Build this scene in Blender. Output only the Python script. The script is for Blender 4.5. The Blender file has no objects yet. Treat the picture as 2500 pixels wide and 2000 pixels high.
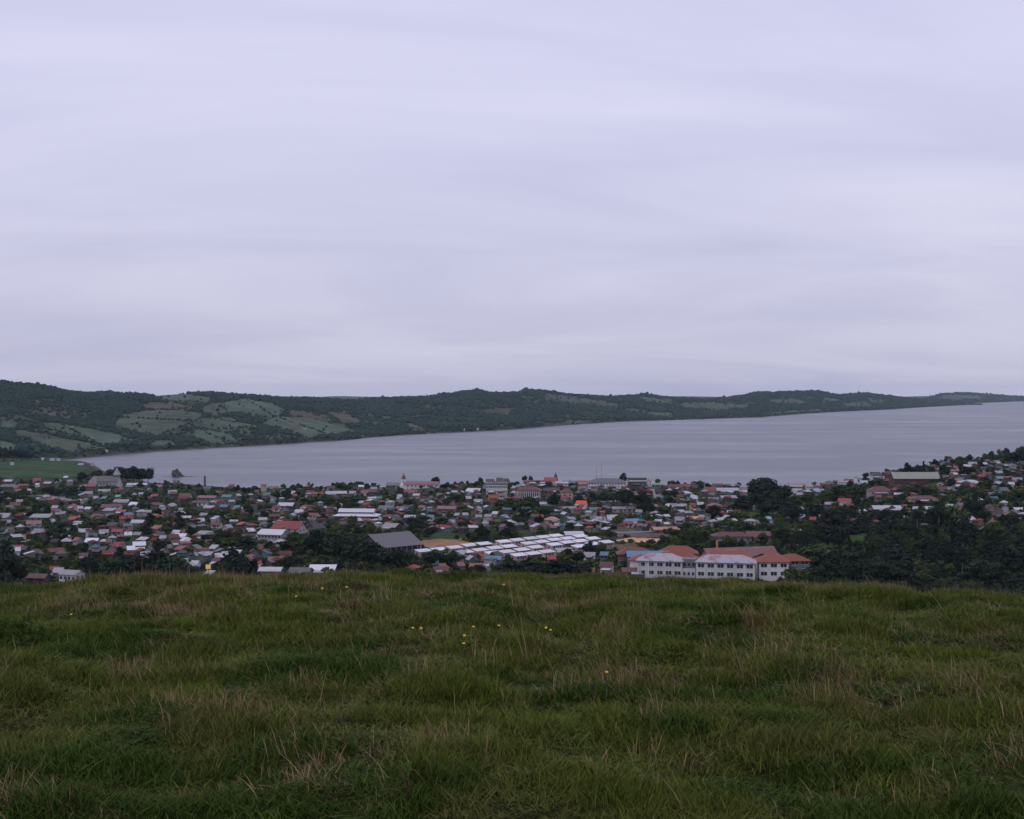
import bpy, math, random
import numpy as np
from mathutils import Vector

# ------------------------------------------------------------------ camera, sky, sun, exposure
SC = bpy.context.scene
COL = SC.collection
F = 3472.0          # focal length in photograph pixels (50 mm on 36 mm film, 2500 px wide)
CX, HZ = 1250.0, 953.0
EYE = 95.0          # eye height above the sea
cam_d = bpy.data.cameras.new('camera')
cam_d.sensor_width = 36.0
cam_d.lens = F / 2500.0 * 36.0
cam_d.shift_y = -(1000.0 - HZ) / 2500.0
cam_d.clip_start = 0.5
cam_d.clip_end = 60000.0
cam = bpy.data.objects.new('camera', cam_d)
COL.objects.link(cam)
cam.location = (0, 0, EYE)
cam.rotation_euler = (math.radians(90), 0, 0)
SC.camera = cam

SUN_EL, SUN_AZ = math.radians(48), math.radians(-150)
world = bpy.data.worlds.new('World')
SC.world = world
world.use_nodes = True
wt = world.node_tree
for n in list(wt.nodes):
    wt.nodes.remove(n)


def wn(t, **kw):
    n = wt.nodes.new(t)
    for k, v in kw.items():
        setattr(n, k, v)
    return n


def wmath(op, a, b=None):
    n = wn('ShaderNodeMath', operation=op)
    for i, v in enumerate((a, b)):
        if v is None:
            continue
        if isinstance(v, (int, float)):
            n.inputs[i].default_value = v
        else:
            wt.links.new(v, n.inputs[i])
    return n.outputs[0]


sky = wn('ShaderNodeTexSky', sky_type='NISHITA')
sky.sun_disc = False
sky.sun_elevation = SUN_EL
sky.sun_rotation = SUN_AZ
tc = wn('ShaderNodeTexCoord')
sp = wn('ShaderNodeSeparateXYZ')
wt.links.new(tc.outputs['Generated'], sp.inputs[0])
zc = wmath('MAXIMUM', sp.outputs[2], 0.0)
den = wmath('ADD', zc, 0.14)
px_ = wmath('DIVIDE', sp.outputs[0], den)
py_ = wmath('DIVIDE', sp.outputs[1], den)
cb = wn('ShaderNodeCombineXYZ')
wt.links.new(wmath('MULTIPLY', wmath('ADD', px_, wmath('MULTIPLY', py_, 0.30)), 0.55), cb.inputs[0])
wt.links.new(wmath('MULTIPLY', wmath('SUBTRACT', py_, wmath('MULTIPLY', px_, 0.20)), 0.95), cb.inputs[1])
nz = wn('ShaderNodeTexNoise')
nz.inputs['Scale'].default_value = 1.0
nz.inputs['Detail'].default_value = 7.0
nz.inputs['Roughness'].default_value = 0.55
nz.inputs['Distortion'].default_value = 0.7
wt.links.new(cb.outputs[0], nz.inputs['Vector'])
ramp = wn('ShaderNodeValToRGB')
ramp.color_ramp.elements[0].position = 0.20
ramp.color_ramp.elements[0].color = (0.565, 0.57, 0.80, 1)
ramp.color_ramp.elements[1].position = 0.76
ramp.color_ramp.elements[1].color = (0.80, 0.785, 0.98, 1)
wt.links.new(nz.outputs['Fac'], ramp.inputs[0])
# the cloud deck is a little greyer low down, where one looks through more of it
hz = wn('ShaderNodeMapRange')
hz.inputs['From Min'].default_value = 0.0
hz.inputs['From Max'].default_value = 0.22
hz.inputs['To Min'].default_value = 0.80
hz.inputs['To Max'].default_value = 1.0
wt.links.new(zc, hz.inputs['Value'])
mulc = wn('ShaderNodeVectorMath', operation='SCALE')
wt.links.new(ramp.outputs[0], mulc.inputs[0])
wt.links.new(hz.outputs[0], mulc.inputs['Scale'])
bg1 = wn('ShaderNodeBackground')
bg1.inputs['Strength'].default_value = 0.10
wt.links.new(sky.outputs[0], bg1.inputs['Color'])
bg2 = wn('ShaderNodeBackground')
bg2.inputs['Strength'].default_value = 1.0
wt.links.new(mulc.outputs[0], bg2.inputs['Color'])
mx = wn('ShaderNodeMixShader')
mx.inputs[0].default_value = 0.94          # overcast: the cloud deck covers nearly all of the clear sky
wt.links.new(bg1.outputs[0], mx.inputs[1])
wt.links.new(bg2.outputs[0], mx.inputs[2])
wo = wn('ShaderNodeOutputWorld')
wt.links.new(mx.outputs[0], wo.inputs['Surface'])

sun_d = bpy.data.lights.new('sun', 'SUN')
sun_d.energy = 0.6
sun_d.angle = math.radians(25)
sun_d.color = (1.0, 0.96, 0.9)
sun = bpy.data.objects.new('sun', sun_d)
COL.objects.link(sun)
sdir = Vector((math.sin(SUN_AZ) * math.cos(SUN_EL), math.cos(SUN_AZ) * math.cos(SUN_EL), math.sin(SUN_EL)))
sun.rotation_euler = sdir.to_track_quat('Z', 'Y').to_euler()
sun.location = (0, 0, 300)

SC.view_settings.view_transform = 'Standard'
SC.view_settings.look = 'None'
SC.view_settings.gamma = 1.0
SC.view_settings.exposure = 0.0
SC.render.engine = 'CYCLES'
SC.cycles.max_bounces = 5
SC.cycles.diffuse_bounces = 2
SC.cycles.glossy_bounces = 2
SC.cycles.transparent_max_bounces = 6
SC.cycles.use_denoising = True

R = random.Random(11)
NR = np.random.default_rng(7)

# ------------------------------------------------------------------ helpers


def tag(o, label=None, cat=None, group=None, kind=None):
    if label:
        o['label'] = label
    if cat:
        o['category'] = cat
    if group:
        o['group'] = group
    if kind:
        o['kind'] = kind
    return o


def mesh_obj(name, data, parent=None, mat=None):
    o = bpy.data.objects.new(name, data)
    COL.objects.link(o)
    if parent is not None:
        o.parent = parent
    if mat is not None and not data.materials:
        data.materials.append(mat)
    return o


def empty(name, loc, rz=0.0):
    o = bpy.data.objects.new(name, None)
    COL.objects.link(o)
    o.empty_display_size = 0.5
    o.location = loc
    o.rotation_euler = (0, 0, rz)
    return o


def pydata(name, v, f, mat=None, smooth=False):
    m = bpy.data.meshes.new(name)
    m.from_pydata([tuple(p) for p in v], [], f)
    if mat is not None:
        m.materials.append(mat)
    if smooth:
        m.polygons.foreach_set('use_smooth', [True] * len(m.polygons))
    m.update()
    return m


def np_mesh(name, V, Q, mat=None, smooth=True):
    """V (n,3), Q (m,k) with equal sized faces"""
    m = bpy.data.meshes.new(name)
    V = np.asarray(V, np.float32)
    Q = np.asarray(Q, np.int32)
    k = Q.shape[1]
    m.vertices.add(len(V))
    m.vertices.foreach_set('co', V.ravel())
    m.loops.add(Q.size)
    m.loops.foreach_set('vertex_index', Q.ravel())
    m.polygons.add(len(Q))
    m.polygons.foreach_set('loop_start', np.arange(0, Q.size, k, dtype=np.int32))
    m.polygons.foreach_set('loop_total', np.full(len(Q), k, np.int32))
    m.polygons.foreach_set('use_smooth', np.full(len(Q), smooth, bool))
    m.update(calc_edges=True)
    m.validate()
    if mat is not None:
        m.materials.append(mat)
    return m


def set_color(m, C, name='cover'):
    a = m.color_attributes.new(name, 'FLOAT_COLOR', 'POINT')
    C4 = np.ones((len(m.vertices), 4), np.float32)
    C4[:, :3] = C
    a.data.foreach_set('color', C4.ravel())


def box_vf(x0, x1, y0, y1, z0, z1, o=0):
    v = [(x0, y0, z0), (x1, y0, z0), (x1, y1, z0), (x0, y1, z0), (x0, y0, z1), (x1, y0, z1), (x1, y1, z1), (x0, y1, z1)]
    f = [(3, 2, 1, 0), (4, 5, 6, 7), (0, 1, 5, 4), (1, 2, 6, 5), (2, 3, 7, 6), (3, 0, 4, 7)]
    return v, [tuple(i + o for i in q) for q in f]


_ph = NR.uniform(0, 6.283, (3, 10, 2))
_dr = NR.uniform(0, 6.283, (3, 10))


def wob(x, y, s, k=0, octs=4):
    """smooth pseudo noise, about -1..1, feature size s"""
    r = 0.0
    tot = 0.0
    for i in range(octs):
        f = 6.283 / s * (1.75 ** i)
        a = _dr[k, i]
        c, sn = math.cos(a), math.sin(a)
        u, w = x * c + y * sn, -x * sn + y * c
        am = 0.62 ** i
        r = r + am * np.sin(u * f + _ph[k, i, 0] + 1.3 * np.sin(w * f * 0.6 + _ph[k, i, 1])) * np.cos(w * f * 0.83 + _ph[k, i, 1])
        tot += am
    return r / tot * 1.6


def in_poly(px, py, poly):
    px = np.asarray(px, float)
    py = np.asarray(py, float)
    r = np.zeros(px.shape, bool)
    n = len(poly)
    for i in range(n):
        x1, y1 = poly[i]
        x2, y2 = poly[(i + 1) % n]
        if y1 == y2:
            continue
        c = ((y1 > py) != (y2 > py)) & (px < (x2 - x1) * (py - y1) / (y2 - y1) + x1)
        r ^= c
    return r


# ------------------------------------------------------------------ materials
def new_mat(name):
    m = bpy.data.materials.new(name)
    m.use_nodes = True
    t = m.node_tree
    b = t.nodes['Principled BSDF']
    return m, t, b


def lnk(t, a, b):
    t.links.new(a, b)


def noise_node(t, scale, detail=3.0, vec=None, rough=0.55):
    n = t.nodes.new('ShaderNodeTexNoise')
    n.inputs['Scale'].default_value = scale
    n.inputs['Detail'].default_value = detail
    n.inputs['Roughness'].default_value = rough
    if vec is not None:
        lnk(t, vec, n.inputs['Vector'])
    return n


def mixc(t, fac, a, b, mode='MIX'):
    n = t.nodes.new('ShaderNodeMix')
    n.data_type = 'RGBA'
    n.blend_type = mode
    for s, v in ((n.inputs[0], fac), (n.inputs[6], a), (n.inputs[7], b)):
        if isinstance(v, (int, float)):
            s.default_value = v
        elif isinstance(v, tuple):
            s.default_value = v if len(v) == 4 else v + (1,)
        else:
            lnk(t, v, s)
    return n.outputs[2]


def mrange(t, v, a, b, c, d):
    n = t.nodes.new('ShaderNodeMapRange')
    n.inputs[1].default_value = a
    n.inputs[2].default_value = b
    n.inputs[3].default_value = c
    n.inputs[4].default_value = d
    lnk(t, v, n.inputs[0])
    return n.outputs[0]


def gain(c, g):
    return tuple(min(1.0, x * g) for x in c)


def roof_mat(name, c, rough=0.5, metal=0.0, stain=(0.16, 0.07, 0.04), amt=0.45):
    """painted or bare corrugated sheet: ribs as bump, rust and dirt in patches"""
    m, t, b = new_mat(name)
    co = t.nodes.new('ShaderNodeTexCoord')
    oi = t.nodes.new('ShaderNodeObjectInfo')
    base = mixc(t, oi.outputs['Random'], gain(c, 0.78), gain(c, 1.12))
    n1 = noise_node(t, 0.35, 4.0, co.outputs['Object'], 0.6)
    patch = mrange(t, n1.outputs['Fac'], 0.50, 0.68, 0.0, amt)
    colr = mixc(t, patch, base, stain)
    n2 = noise_node(t, 2.2, 2.0, co.outputs['Object'])
    colr = mixc(t, mrange(t, n2.outputs['Fac'], 0.4, 0.7, 0.0, 0.22), colr, gain(c, 0.5))
    lnk(t, colr, b.inputs['Base Color'])
    b.inputs['Roughness'].default_value = rough
    b.inputs['Metallic'].default_value = metal
    w = t.nodes.new('ShaderNodeTexWave')
    w.wave_type = 'BANDS'
    w.bands_direction = 'X'
    w.inputs['Scale'].default_value = 1.6
    lnk(t, co.outputs['Object'], w.inputs['Vector'])
    bp = t.nodes.new('ShaderNodeBump')
    bp.inputs['Strength'].default_value = 0.25
    bp.inputs['Distance'].default_value = 0.03
    lnk(t, w.outputs['Fac'], bp.inputs['Height'])
    lnk(t, bp.outputs[0], b.inputs['Normal'])
    return m


def wall_mat(name, c):
    m, t, b = new_mat(name)
    co = t.nodes.new('ShaderNodeTexCoord')
    oi = t.nodes.new('ShaderNodeObjectInfo')
    base = mixc(t, oi.outputs['Random'], gain(c, 0.75), gain(c, 1.08))
    n1 = noise_node(t, 0.8, 4.0, co.outputs['Object'])
    colr = mixc(t, mrange(t, n1.outputs['Fac'], 0.45, 0.75, 0.0, 0.45), base, gain(c, 0.5))
    lnk(t, colr, b.inputs['Base Color'])
    b.inputs['Roughness'].default_value = 0.8
    w = t.nodes.new('ShaderNodeTexWave')
    w.bands_direction = 'Z'
    w.inputs['Scale'].default_value = 1.2
    lnk(t, co.outputs['Object'], w.inputs['Vector'])
    bp = t.nodes.new('ShaderNodeBump')
    bp.inputs['Strength'].default_value = 0.2
    bp.inputs['Distance'].default_value = 0.02
    lnk(t, w.outputs['Fac'], bp.inputs['Height'])
    lnk(t, bp.outputs[0], b.inputs['Normal'])
    return m


def plain_mat(name, c, rough=0.6):
    m, t, b = new_mat(name)
    co = t.nodes.new('ShaderNodeTexCoord')
    n1 = noise_node(t, 1.3, 3.0, co.outputs['Object'])
    lnk(t, mixc(t, n1.outputs['Fac'], gain(c, 0.75), gain(c, 1.2)), b.inputs['Base Color'])
    b.inputs['Roughness'].default_value = rough
    return m


ROOF = {
    'Z': roof_mat('roof_new_zinc', (0.66, 0.66, 0.71), 0.42, 0.15, (0.45, 0.40, 0.38), 0.3),
    'W': roof_mat('roof_zinc_white', (0.44, 0.44, 0.48), 0.45, 0.1, (0.24, 0.19, 0.17), 0.55),
    'L': roof_mat('roof_pale_grey', (0.28, 0.285, 0.31), 0.55, 0.05, (0.16, 0.12, 0.10), 0.55),
    'G': roof_mat('roof_grey', (0.135, 0.132, 0.14), 0.65, 0.0, (0.12, 0.1, 0.09), 0.35),
    'K': roof_mat('roof_dark', (0.060, 0.064, 0.068), 0.7, 0.0, (0.05, 0.06, 0.04), 0.4),
    'R': roof_mat('roof_red', (0.27, 0.046, 0.048), 0.55, 0.0, (0.15, 0.06, 0.05), 0.55),
    'D': roof_mat('roof_maroon', (0.125, 0.050, 0.047), 0.65, 0.0, (0.12, 0.06, 0.05), 0.5),
    'P': roof_mat('roof_faded_red', (0.215, 0.095, 0.095), 0.6, 0.0, (0.3, 0.17, 0.15), 0.5),
    'O': roof_mat('roof_rust_orange', (0.25, 0.068, 0.044), 0.75, 0.0, (0.14, 0.055, 0.04), 0.65),
    'V': roof_mat('roof_vermilion', (0.60, 0.07, 0.03), 0.45, 0.0, (0.55, 0.08, 0.04), 0.3),
    'B': roof_mat('roof_blue', (0.10, 0.19, 0.31), 0.55, 0.0, (0.15, 0.2, 0.3), 0.35),
    'C': roof_mat('roof_sky_blue', (0.17, 0.36, 0.50), 0.5, 0.0, (0.2, 0.4, 0.5), 0.3),
    'T': roof_mat('roof_teal', (0.10, 0.19, 0.18), 0.6, 0.0, (0.15, 0.2, 0.18), 0.4),
    'E': roof_mat('roof_green', (0.15, 0.29, 0.19), 0.55, 0.0, (0.15, 0.25, 0.17), 0.3),
    'M': roof_mat('roof_moss_grey', (0.25, 0.26, 0.215), 0.7, 0.0, (0.2, 0.2, 0.14), 0.45),
    'N': roof_mat('roof_tan', (0.32, 0.20, 0.145), 0.65, 0.0, (0.25, 0.12, 0.08), 0.4),
    'Y': roof_mat('roof_yellow', (0.60, 0.43, 0.15), 0.55, 0.0, (0.4, 0.26, 0.12), 0.3),
    'S': roof_mat('roof_peeling', (0.38, 0.35, 0.41), 0.65, 0.0, (0.27, 0.06, 0.07), 0.9),
    'X': roof_mat('roof_lilac_grey', (0.26, 0.235, 0.275), 0.55, 0.0, (0.28, 0.22, 0.25), 0.4),
}
ROOFN = {'Z': 'bright zinc', 'W': 'white zinc', 'L': 'pale grey', 'G': 'grey', 'K': 'dark', 'R': 'red', 'D': 'maroon', 'P': 'faded red',
         'O': 'rust orange', 'V': 'vermilion', 'B': 'blue', 'C': 'sky blue', 'T': 'teal', 'E': 'green', 'M': 'mossy',
         'N': 'tan', 'Y': 'yellow', 'S': 'peeling lilac', 'X': 'lilac grey'}
WALL = {
    'w': wall_mat('wall_white', (0.60, 0.595, 0.62)), 'c': wall_mat('wall_cream', (0.46, 0.37, 0.28)),
    'p': wall_mat('wall_pink', (0.36, 0.265, 0.28)), 'b': wall_mat('wall_blue', (0.18, 0.25, 0.32)),
    't': wall_mat('wall_teal', (0.13, 0.22, 0.225)), 'g': wall_mat('wall_grey', (0.15, 0.15, 0.16)),
    'k': wall_mat('wall_dark_timber', (0.065, 0.058, 0.055)), 'n': wall_mat('wall_brown', (0.15, 0.09, 0.075)),
    'y': wall_mat('wall_yellow', (0.55, 0.42, 0.18)), 'o': wall_mat('wall_orange', (0.42, 0.19, 0.10)),
    'r': wall_mat('wall_red', (0.115, 0.040, 0.040)), 's': wall_mat('wall_shingle', (0.30, 0.28, 0.29)),
}
WALLN = {'w': 'white', 'c': 'cream', 'p': 'pinkish', 'b': 'light blue', 't': 'teal', 'g': 'grey', 'k': 'dark timber',
         'n': 'brown', 'y': 'yellow', 'o': 'orange', 'r': 'dark red', 's': 'weathered shingle'}
GLASS = plain_mat('window_glass', (0.035, 0.04, 0.05), 0.15)
DOOR = plain_mat('door_wood', (0.09, 0.06, 0.045), 0.6)
TRIM = plain_mat('trim_white', (0.65, 0.65, 0.66), 0.6)
BRICK = plain_mat('brick_sooty', (0.13, 0.085, 0.09), 0.9)
BARK = plain_mat('bark', (0.07, 0.055, 0.045), 0.9)
BARKP = plain_mat('bark_pale', (0.17, 0.15, 0.14), 0.9)
EMBLEM = plain_mat('emblem_red', (0.45, 0.03, 0.05), 0.6)


def leaf_mat(name, dark, light):
    m, t, b = new_mat(name)
    oi = t.nodes.new('ShaderNodeObjectInfo')
    at = t.nodes.new('ShaderNodeAttribute')
    at.attribute_name = 'tint'
    a = mixc(t, oi.outputs['Random'], dark, light)
    v = mrange(t, at.outputs['Fac'], 0.0, 1.0, 0.45, 1.6)
    n = t.nodes.new('ShaderNodeVectorMath')
    n.operation = 'SCALE'
    lnk(t, a, n.inputs[0])
    lnk(t, v, n.inputs['Scale'])
    lnk(t, n.outputs[0], b.inputs['Base Color'])
    b.inputs['Roughness'].default_value = 0.7
    b.inputs['Specular IOR Level'].default_value = 0.03
    return m


LEAF = leaf_mat('leaf_green', (0.024, 0.044, 0.020), (0.062, 0.090, 0.034))
LEAFD = leaf_mat('leaf_dark', (0.014, 0.023, 0.017), (0.027, 0.039, 0.026))
LEAFY = leaf_mat('leaf_fresh', (0.050, 0.080, 0.022), (0.092, 0.108, 0.036))
LEAFF = leaf_mat('leaf_far', (0.018, 0.035, 0.031), (0.033, 0.055, 0.043))


def cover_mat(name, nscale, bump=0.0):
    m, t, b = new_mat(name)
    at = t.nodes.new('ShaderNodeAttribute')
    at.attribute_name = 'cover'
    ge = t.nodes.new('ShaderNodeNewGeometry')
    n1 = noise_node(t, nscale, 5.0, ge.outputs['Position'], 0.65)
    n2 = noise_node(t, nscale * 0.12, 3.0, ge.outputs['Position'])
    v = t.nodes.new('ShaderNodeMath')
    v.operation = 'MULTIPLY'
    lnk(t, mrange(t, n1.outputs['Fac'], 0.25, 0.75, 0.55, 1.45), v.inputs[0])
    lnk(t, mrange(t, n2.outputs['Fac'], 0.3, 0.7, 0.75, 1.25), v.inputs[1])
    s = t.nodes.new('ShaderNodeVectorMath')
    s.operation = 'SCALE'
    lnk(t, at.outputs['Color'], s.inputs[0])
    lnk(t, v.outputs[0], s.inputs['Scale'])
    lnk(t, s.outputs[0], b.inputs['Base Color'])
    b.inputs['Roughness'].default_value = 0.95
    b.inputs['Specular IOR Level'].default_value = 0.02
    return m


# ------------------------------------------------------------------ terrain: hilltop meadow
BROW = [(-900, 1460), (-300, 1440), (0, 1431), (120, 1428), (250, 1413), (450, 1413), (650, 1406), (850, 1400), (1100, 1398),
        (1400, 1407), (1700, 1411), (1900, 1421), (2150, 1435), (2300, 1446), (2500, 1451), (2800, 1460), (3400, 1475)]
STAND = 1.52


def _solve_k(s):
    lo, hi = 1e-5, 0.05
    for _ in range(50):
        k = 0.5 * (lo + hi)
        v = 2 * math.sqrt(k * (STAND + 36 * k)) - 12 * k
        if v < s:
            lo = k
        else:
            hi = k
    return 0.5 * (lo + hi)


_bx = np.array([b[0] for b in BROW], float)
_bk = np.array([_solve_k((b[1] - HZ) / F + 0.0058) for b in BROW])
HS = 0.275


def meadow_z(x, y):
    x = np.asarray(x, float)
    y = np.asarray(y, float)
    px = CX + F * x / np.maximum(y, 9.0)
    k = np.interp(px, _bx, _bk)
    q = np.maximum(y - 6.0, 0.0)
    qm = HS / (2 * k)
    drop = np.where(q < qm, k * q * q, k * qm * qm + HS * (q - qm))
    bump = np.interp(y, [4, 9], [0.025, 0.06]) * wob(x, y, 1.5, 0, 4) + 0.055 * wob(x, y, 4.0, 1, 3)
    return EYE - STAND - drop + bump


# ------------------------------------------------------------------ terrain: town between hill and bay
KN_Y = np.array([300, 420, 540, 620, 700, 800, 900, 1000, 1100, 1200, 1300, 1400, 1500, 1700, 2000, 2200], float)
KN_X = np.array([-700, 0, 180, 300, 380, 600, 900, 1250, 1600, 1900, 2050, 2200, 2350, 2500, 3200], float)
KN_Z = np.array([
    # 300 420 540 620 700 800 900 1000 1100 1200 1300 1400 1500 1700 2000 2200
    [27, 24, 22, 20, 18, 16, 14, 12, 10, 9, 8, 7, 6, 5, 4, 5],
    [27, 24, 22, 20, 18, 16, 14, 12, 10, 8, 7, 6, 5, 4, 3, 4],
    [27, 24, 22, 20, 18, 16, 14, 12, 10, 8, 6, 5, 4, 3, -1, -3],
    [27, 24, 22, 20, 18, 16, 13, 11, 9, 7, 5, 4, 2.5, -2, -4, -4],
    [27, 24, 22, 20, 18, 15, 13, 11, 8.5, 6.5, 4, 2, -1.5, -3, -4, -4],
    [27, 24, 22, 19.5, 17, 15, 12.5, 10, 8, 5.5, 3, -0.5, -3, -4, -4, -4],
    [27, 24, 22, 20, 18, 16, 14.5, 13, 12, 10.5, 6, -0.5, -3, -4, -4, -4],
    [27, 24, 22, 20, 18.5, 17, 16.5, 16, 16, 15.5, 9, -0.5, -3, -4, -4, -4],
    [27, 24, 22, 20, 18, 16.5, 16, 16, 16, 14, 8, -0.5, -3, -4, -4, -4],
    [27, 24, 21, 19.5, 18, 16.5, 15, 12, 9, 6, 3, -0.5, -3, -4, -4, -4],
    [27, 24, 20, 19.5, 19.5, 19.5, 19.5, 19, 18, 15, 8, 0.5, -3, -4, -4, -4],
    [26, 23, 19, 19.5, 21, 23, 25, 26.5, 28, 26, 18, 6, -3, -4, -4, -4],
    [25, 22, 18, 20, 22.5, 27, 31, 34, 36, 34, 26, 12, -2, -4, -4, -4],
    [24, 21, 17.5, 20, 23, 28.5, 34, 39, 42.5, 42, 33, 17, -1, -4, -4, -4],
    [24, 22, 20, 24, 30, 38, 46, 54, 60, 60, 48, 25, 2, -4, -4, -4],
], float)


def town_z(t_px, Y):
    t_px = np.asarray(t_px, float)
    Y = np.asarray(Y, float)
    i = np.clip(np.searchsorted(KN_X, t_px) - 1, 0, len(KN_X) - 2)
    a = np.clip((t_px - KN_X[i]) / (KN_X[i + 1] - KN_X[i]), 0, 1)
    a = a * a * (3 - 2 * a)
    j = np.clip(np.searchsorted(KN_Y, Y) - 1, 0, len(KN_Y) - 2)
    b = np.clip((Y - KN_Y[j]) / (KN_Y[j + 1] - KN_Y[j]), 0, 1)
    z = (KN_Z[i, j] * (1 - a) * (1 - b) + KN_Z[i + 1, j] * a * (1 - b) + KN_Z[i, j + 1] * (1 - a) * b + KN_Z[i + 1, j + 1] * a * b)
    x = (t_px - CX) / F * Y
    fade = np.clip((Y - 320) / 150, 0, 1) * np.clip((z - 0.5) / 4, 0, 1)
    return z + 0.7 * fade * wob(x, Y, 120.0, 2, 3)


_YS = np.concatenate([np.arange(420, 1500, 3.0), np.arange(1500, 2200, 6.0)])


def ground(px, row, Yhint=None):
    """where the ray of a photograph pixel meets the town's ground -> (x, y, z)"""
    if Yhint is not None:
        Y = Yhint
    else:
        z = town_z(np.full_like(_YS, px), _YS)
        rows = HZ + F * (EYE - z) / _YS
        hit = np.nonzero((rows <= row) & (z > -0.5))[0]
        if len(hit):
            Y = float(_YS[hit[0]])
        else:
            ok = z > 0.3
            Y = float(_YS[ok][np.argmin(rows[ok])])
    z = float(town_z(px, Y))
    return ((px - CX) / F * Y, Y, max(z, 0.2))


# meadow mesh (the hilltop under the grass), running down the hillside to the town
ys = np.concatenate([np.linspace(-12, 4, 32, endpoint=False), np.linspace(4, 30, 260, endpoint=False), np.linspace(30, 70, 40, endpoint=False), np.linspace(70, 300, 50)])
us = np.linspace(-0.62, 0.62, 420)
YY, UU = np.meshgrid(ys, us, indexing='ij')
XX = UU * np.maximum(YY, 30.0)
ZZ = meadow_z(XX, YY)
PXX = CX + F * UU
zt = town_z(PXX, np.full_like(PXX, 300.0))
wgt = np.clip((YY - 60) / 240.0, 0, 1)
lin = np.where(YY > 60, 1, 0)
Z60 = meadow_z(UU * 60.0, np.full_like(UU, 60.0))
ZZ = np.where(YY > 60, Z60 + (zt - Z60) * wgt ** 0.8, ZZ)


def grid_faces(n, m):
    i = np.arange(n - 1)[:, None] * m + np.arange(m - 1)[None, :]
    return np.stack([i, i + 1, i + m + 1, i + m], -1).reshape(-1, 4)


mm = cover_mat('meadow_soil', 1.4)
md_ = np_mesh('meadow', np.stack([XX, YY, ZZ], -1).reshape(-1, 3), grid_faces(*XX.shape), mm)
sw = np.clip((YY - 30) / 14, 0, 1)[..., None]          # bare turf base under the tufts, rough pasture further down the hillside
gk = np.clip(0.5 + 0.6 * wob(XX, YY, 22.0, 0, 4), 0, 1)[..., None]
Cm = np.array([0.024, 0.026, 0.009]) * (1 - sw) + (np.array([0.030, 0.046, 0.014]) * gk + np.array([0.066, 0.066, 0.026]) * (1 - gk)) * sw
set_color(md_, Cm.reshape(-1, 3))
mo = mesh_obj('meadow', md_)
tag(mo, kind='structure')

# town ground
GREENS = [
    # polygon in photograph pixels, colour: pasture, bare earth and yards that lie on the ground
    ([(0, 1128), (60, 1124), (170, 1128), (215, 1140), (205, 1158), (150, 1166), (0, 1163)], (0.042, 0.080, 0.036)),
    ([(-300, 1120), (0, 1118), (0, 1163), (-300, 1175)], (0.042, 0.080, 0.036)),
    ([(0, 1143), (70, 1141), (210, 1152), (205, 1157), (70, 1148), (0, 1149)], (0.048, 0.056, 0.034)),
    ([(45, 1309), (70, 1303), (90, 1312), (95, 1328), (70, 1328), (48, 1318)], (0.25, 0.13, 0.06)),
    ([(130, 1332), (165, 1330), (160, 1345), (130, 1345)], (0.075, 0.12, 0.025)),
    ([(1025, 1320), (1060, 1315), (1110, 1317), (1165, 1326), (1130, 1331), (1030, 1331)], (0.28, 0.165, 0.09)),
    ([(1105, 1303), (1125, 1306), (1140, 1314), (1125, 1318)], (0.42, 0.28, 0.16)),
    ([(1030, 1331), (1130, 1331), (1165, 1326), (1200, 1330), (1110, 1345), (1040, 1345)], (0.20, 0.16, 0.14)),
    ([(1000, 1352), (1360, 1308), (1470, 1318), (1510, 1335), (1300, 1372), (1130, 1368)], (0.20, 0.13, 0.10)),
    ([(1505, 1318), (1545, 1312), (1610, 1315), (1620, 1322), (1560, 1325), (1510, 1322)], (0.55, 0.33, 0.21)),
    ([(1440, 1335), (1560, 1325), (1560, 1345), (1470, 1350)], (0.13, 0.09, 0.06)),
    ([(1475, 1295), (1640, 1285), (1640, 1310), (1500, 1312)], (0.14, 0.11, 0.10)),
    ([(1715, 1275), (1790, 1262), (1800, 1280), (1730, 1290)], (0.050, 0.085, 0.030)),
    ([(1810, 1250), (1850, 1250), (1860, 1262), (1815, 1262)], (0.075, 0.095, 0.030)),
    ([(2060, 1310), (2120, 1300), (2120, 1335), (2060, 1340)], (0.045, 0.085, 0.028)),
    ([(2150, 1375), (2215, 1370), (2215, 1395), (2160, 1395)], (0.040, 0.085, 0.028)),
    ([(2230, 1250), (2300, 1262), (2290, 1275), (2220, 1270)], (0.050, 0.080, 0.026)),
    ([(450, 1352), (520, 1362), (560, 1375), (480, 1375), (440, 1362)], (0.040, 0.080, 0.026)),
    ([(1085, 1292), (1105, 1300), (1165, 1312), (1100, 1315), (1030, 1312)], (0.035, 0.065, 0.028)),
]
tpx = np.arange(-700, 3201, 8.0)
tys = np.concatenate([np.linspace(300, 520, 20, endpoint=False), np.linspace(520, 1000, 150, endpoint=False), np.linspace(1000, 1500, 90, endpoint=False), np.linspace(1500, 2200, 50)])
TY, TP = np.meshgrid(tys, tpx, indexing='ij')
TZ = town_z(TP, TY)
TX = (TP - CX) / F * TY
TR = HZ + F * (EYE - TZ) / TY
Cb = np.zeros(TX.shape + (3,))
g = 0.5 + 0.5 * wob(TX, TY, 60.0, 0, 3)
g = np.clip(g, 0, 1)[..., None]
Cb[:] = np.array([0.022, 0.036, 0.020]) * (1 - g) + np.array([0.046, 0.056, 0.034]) * g
yard = np.clip(wob(TX, TY, 34.0, 1, 3) * 1.6 - 0.7, 0, 1)[..., None] * ((TP > 0) & (TP < 1900) & (TY > 620))[..., None]
Cb = Cb * (1 - yard) + np.array([0.105, 0.088, 0.078]) * yard
for poly, c in GREENS:
    k = in_poly(TP, TR, poly)
    Cb[k] = c
beach = (TZ < 0.6) & (TP > 150)
Cb[beach] = (0.085, 0.082, 0.080)
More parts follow.
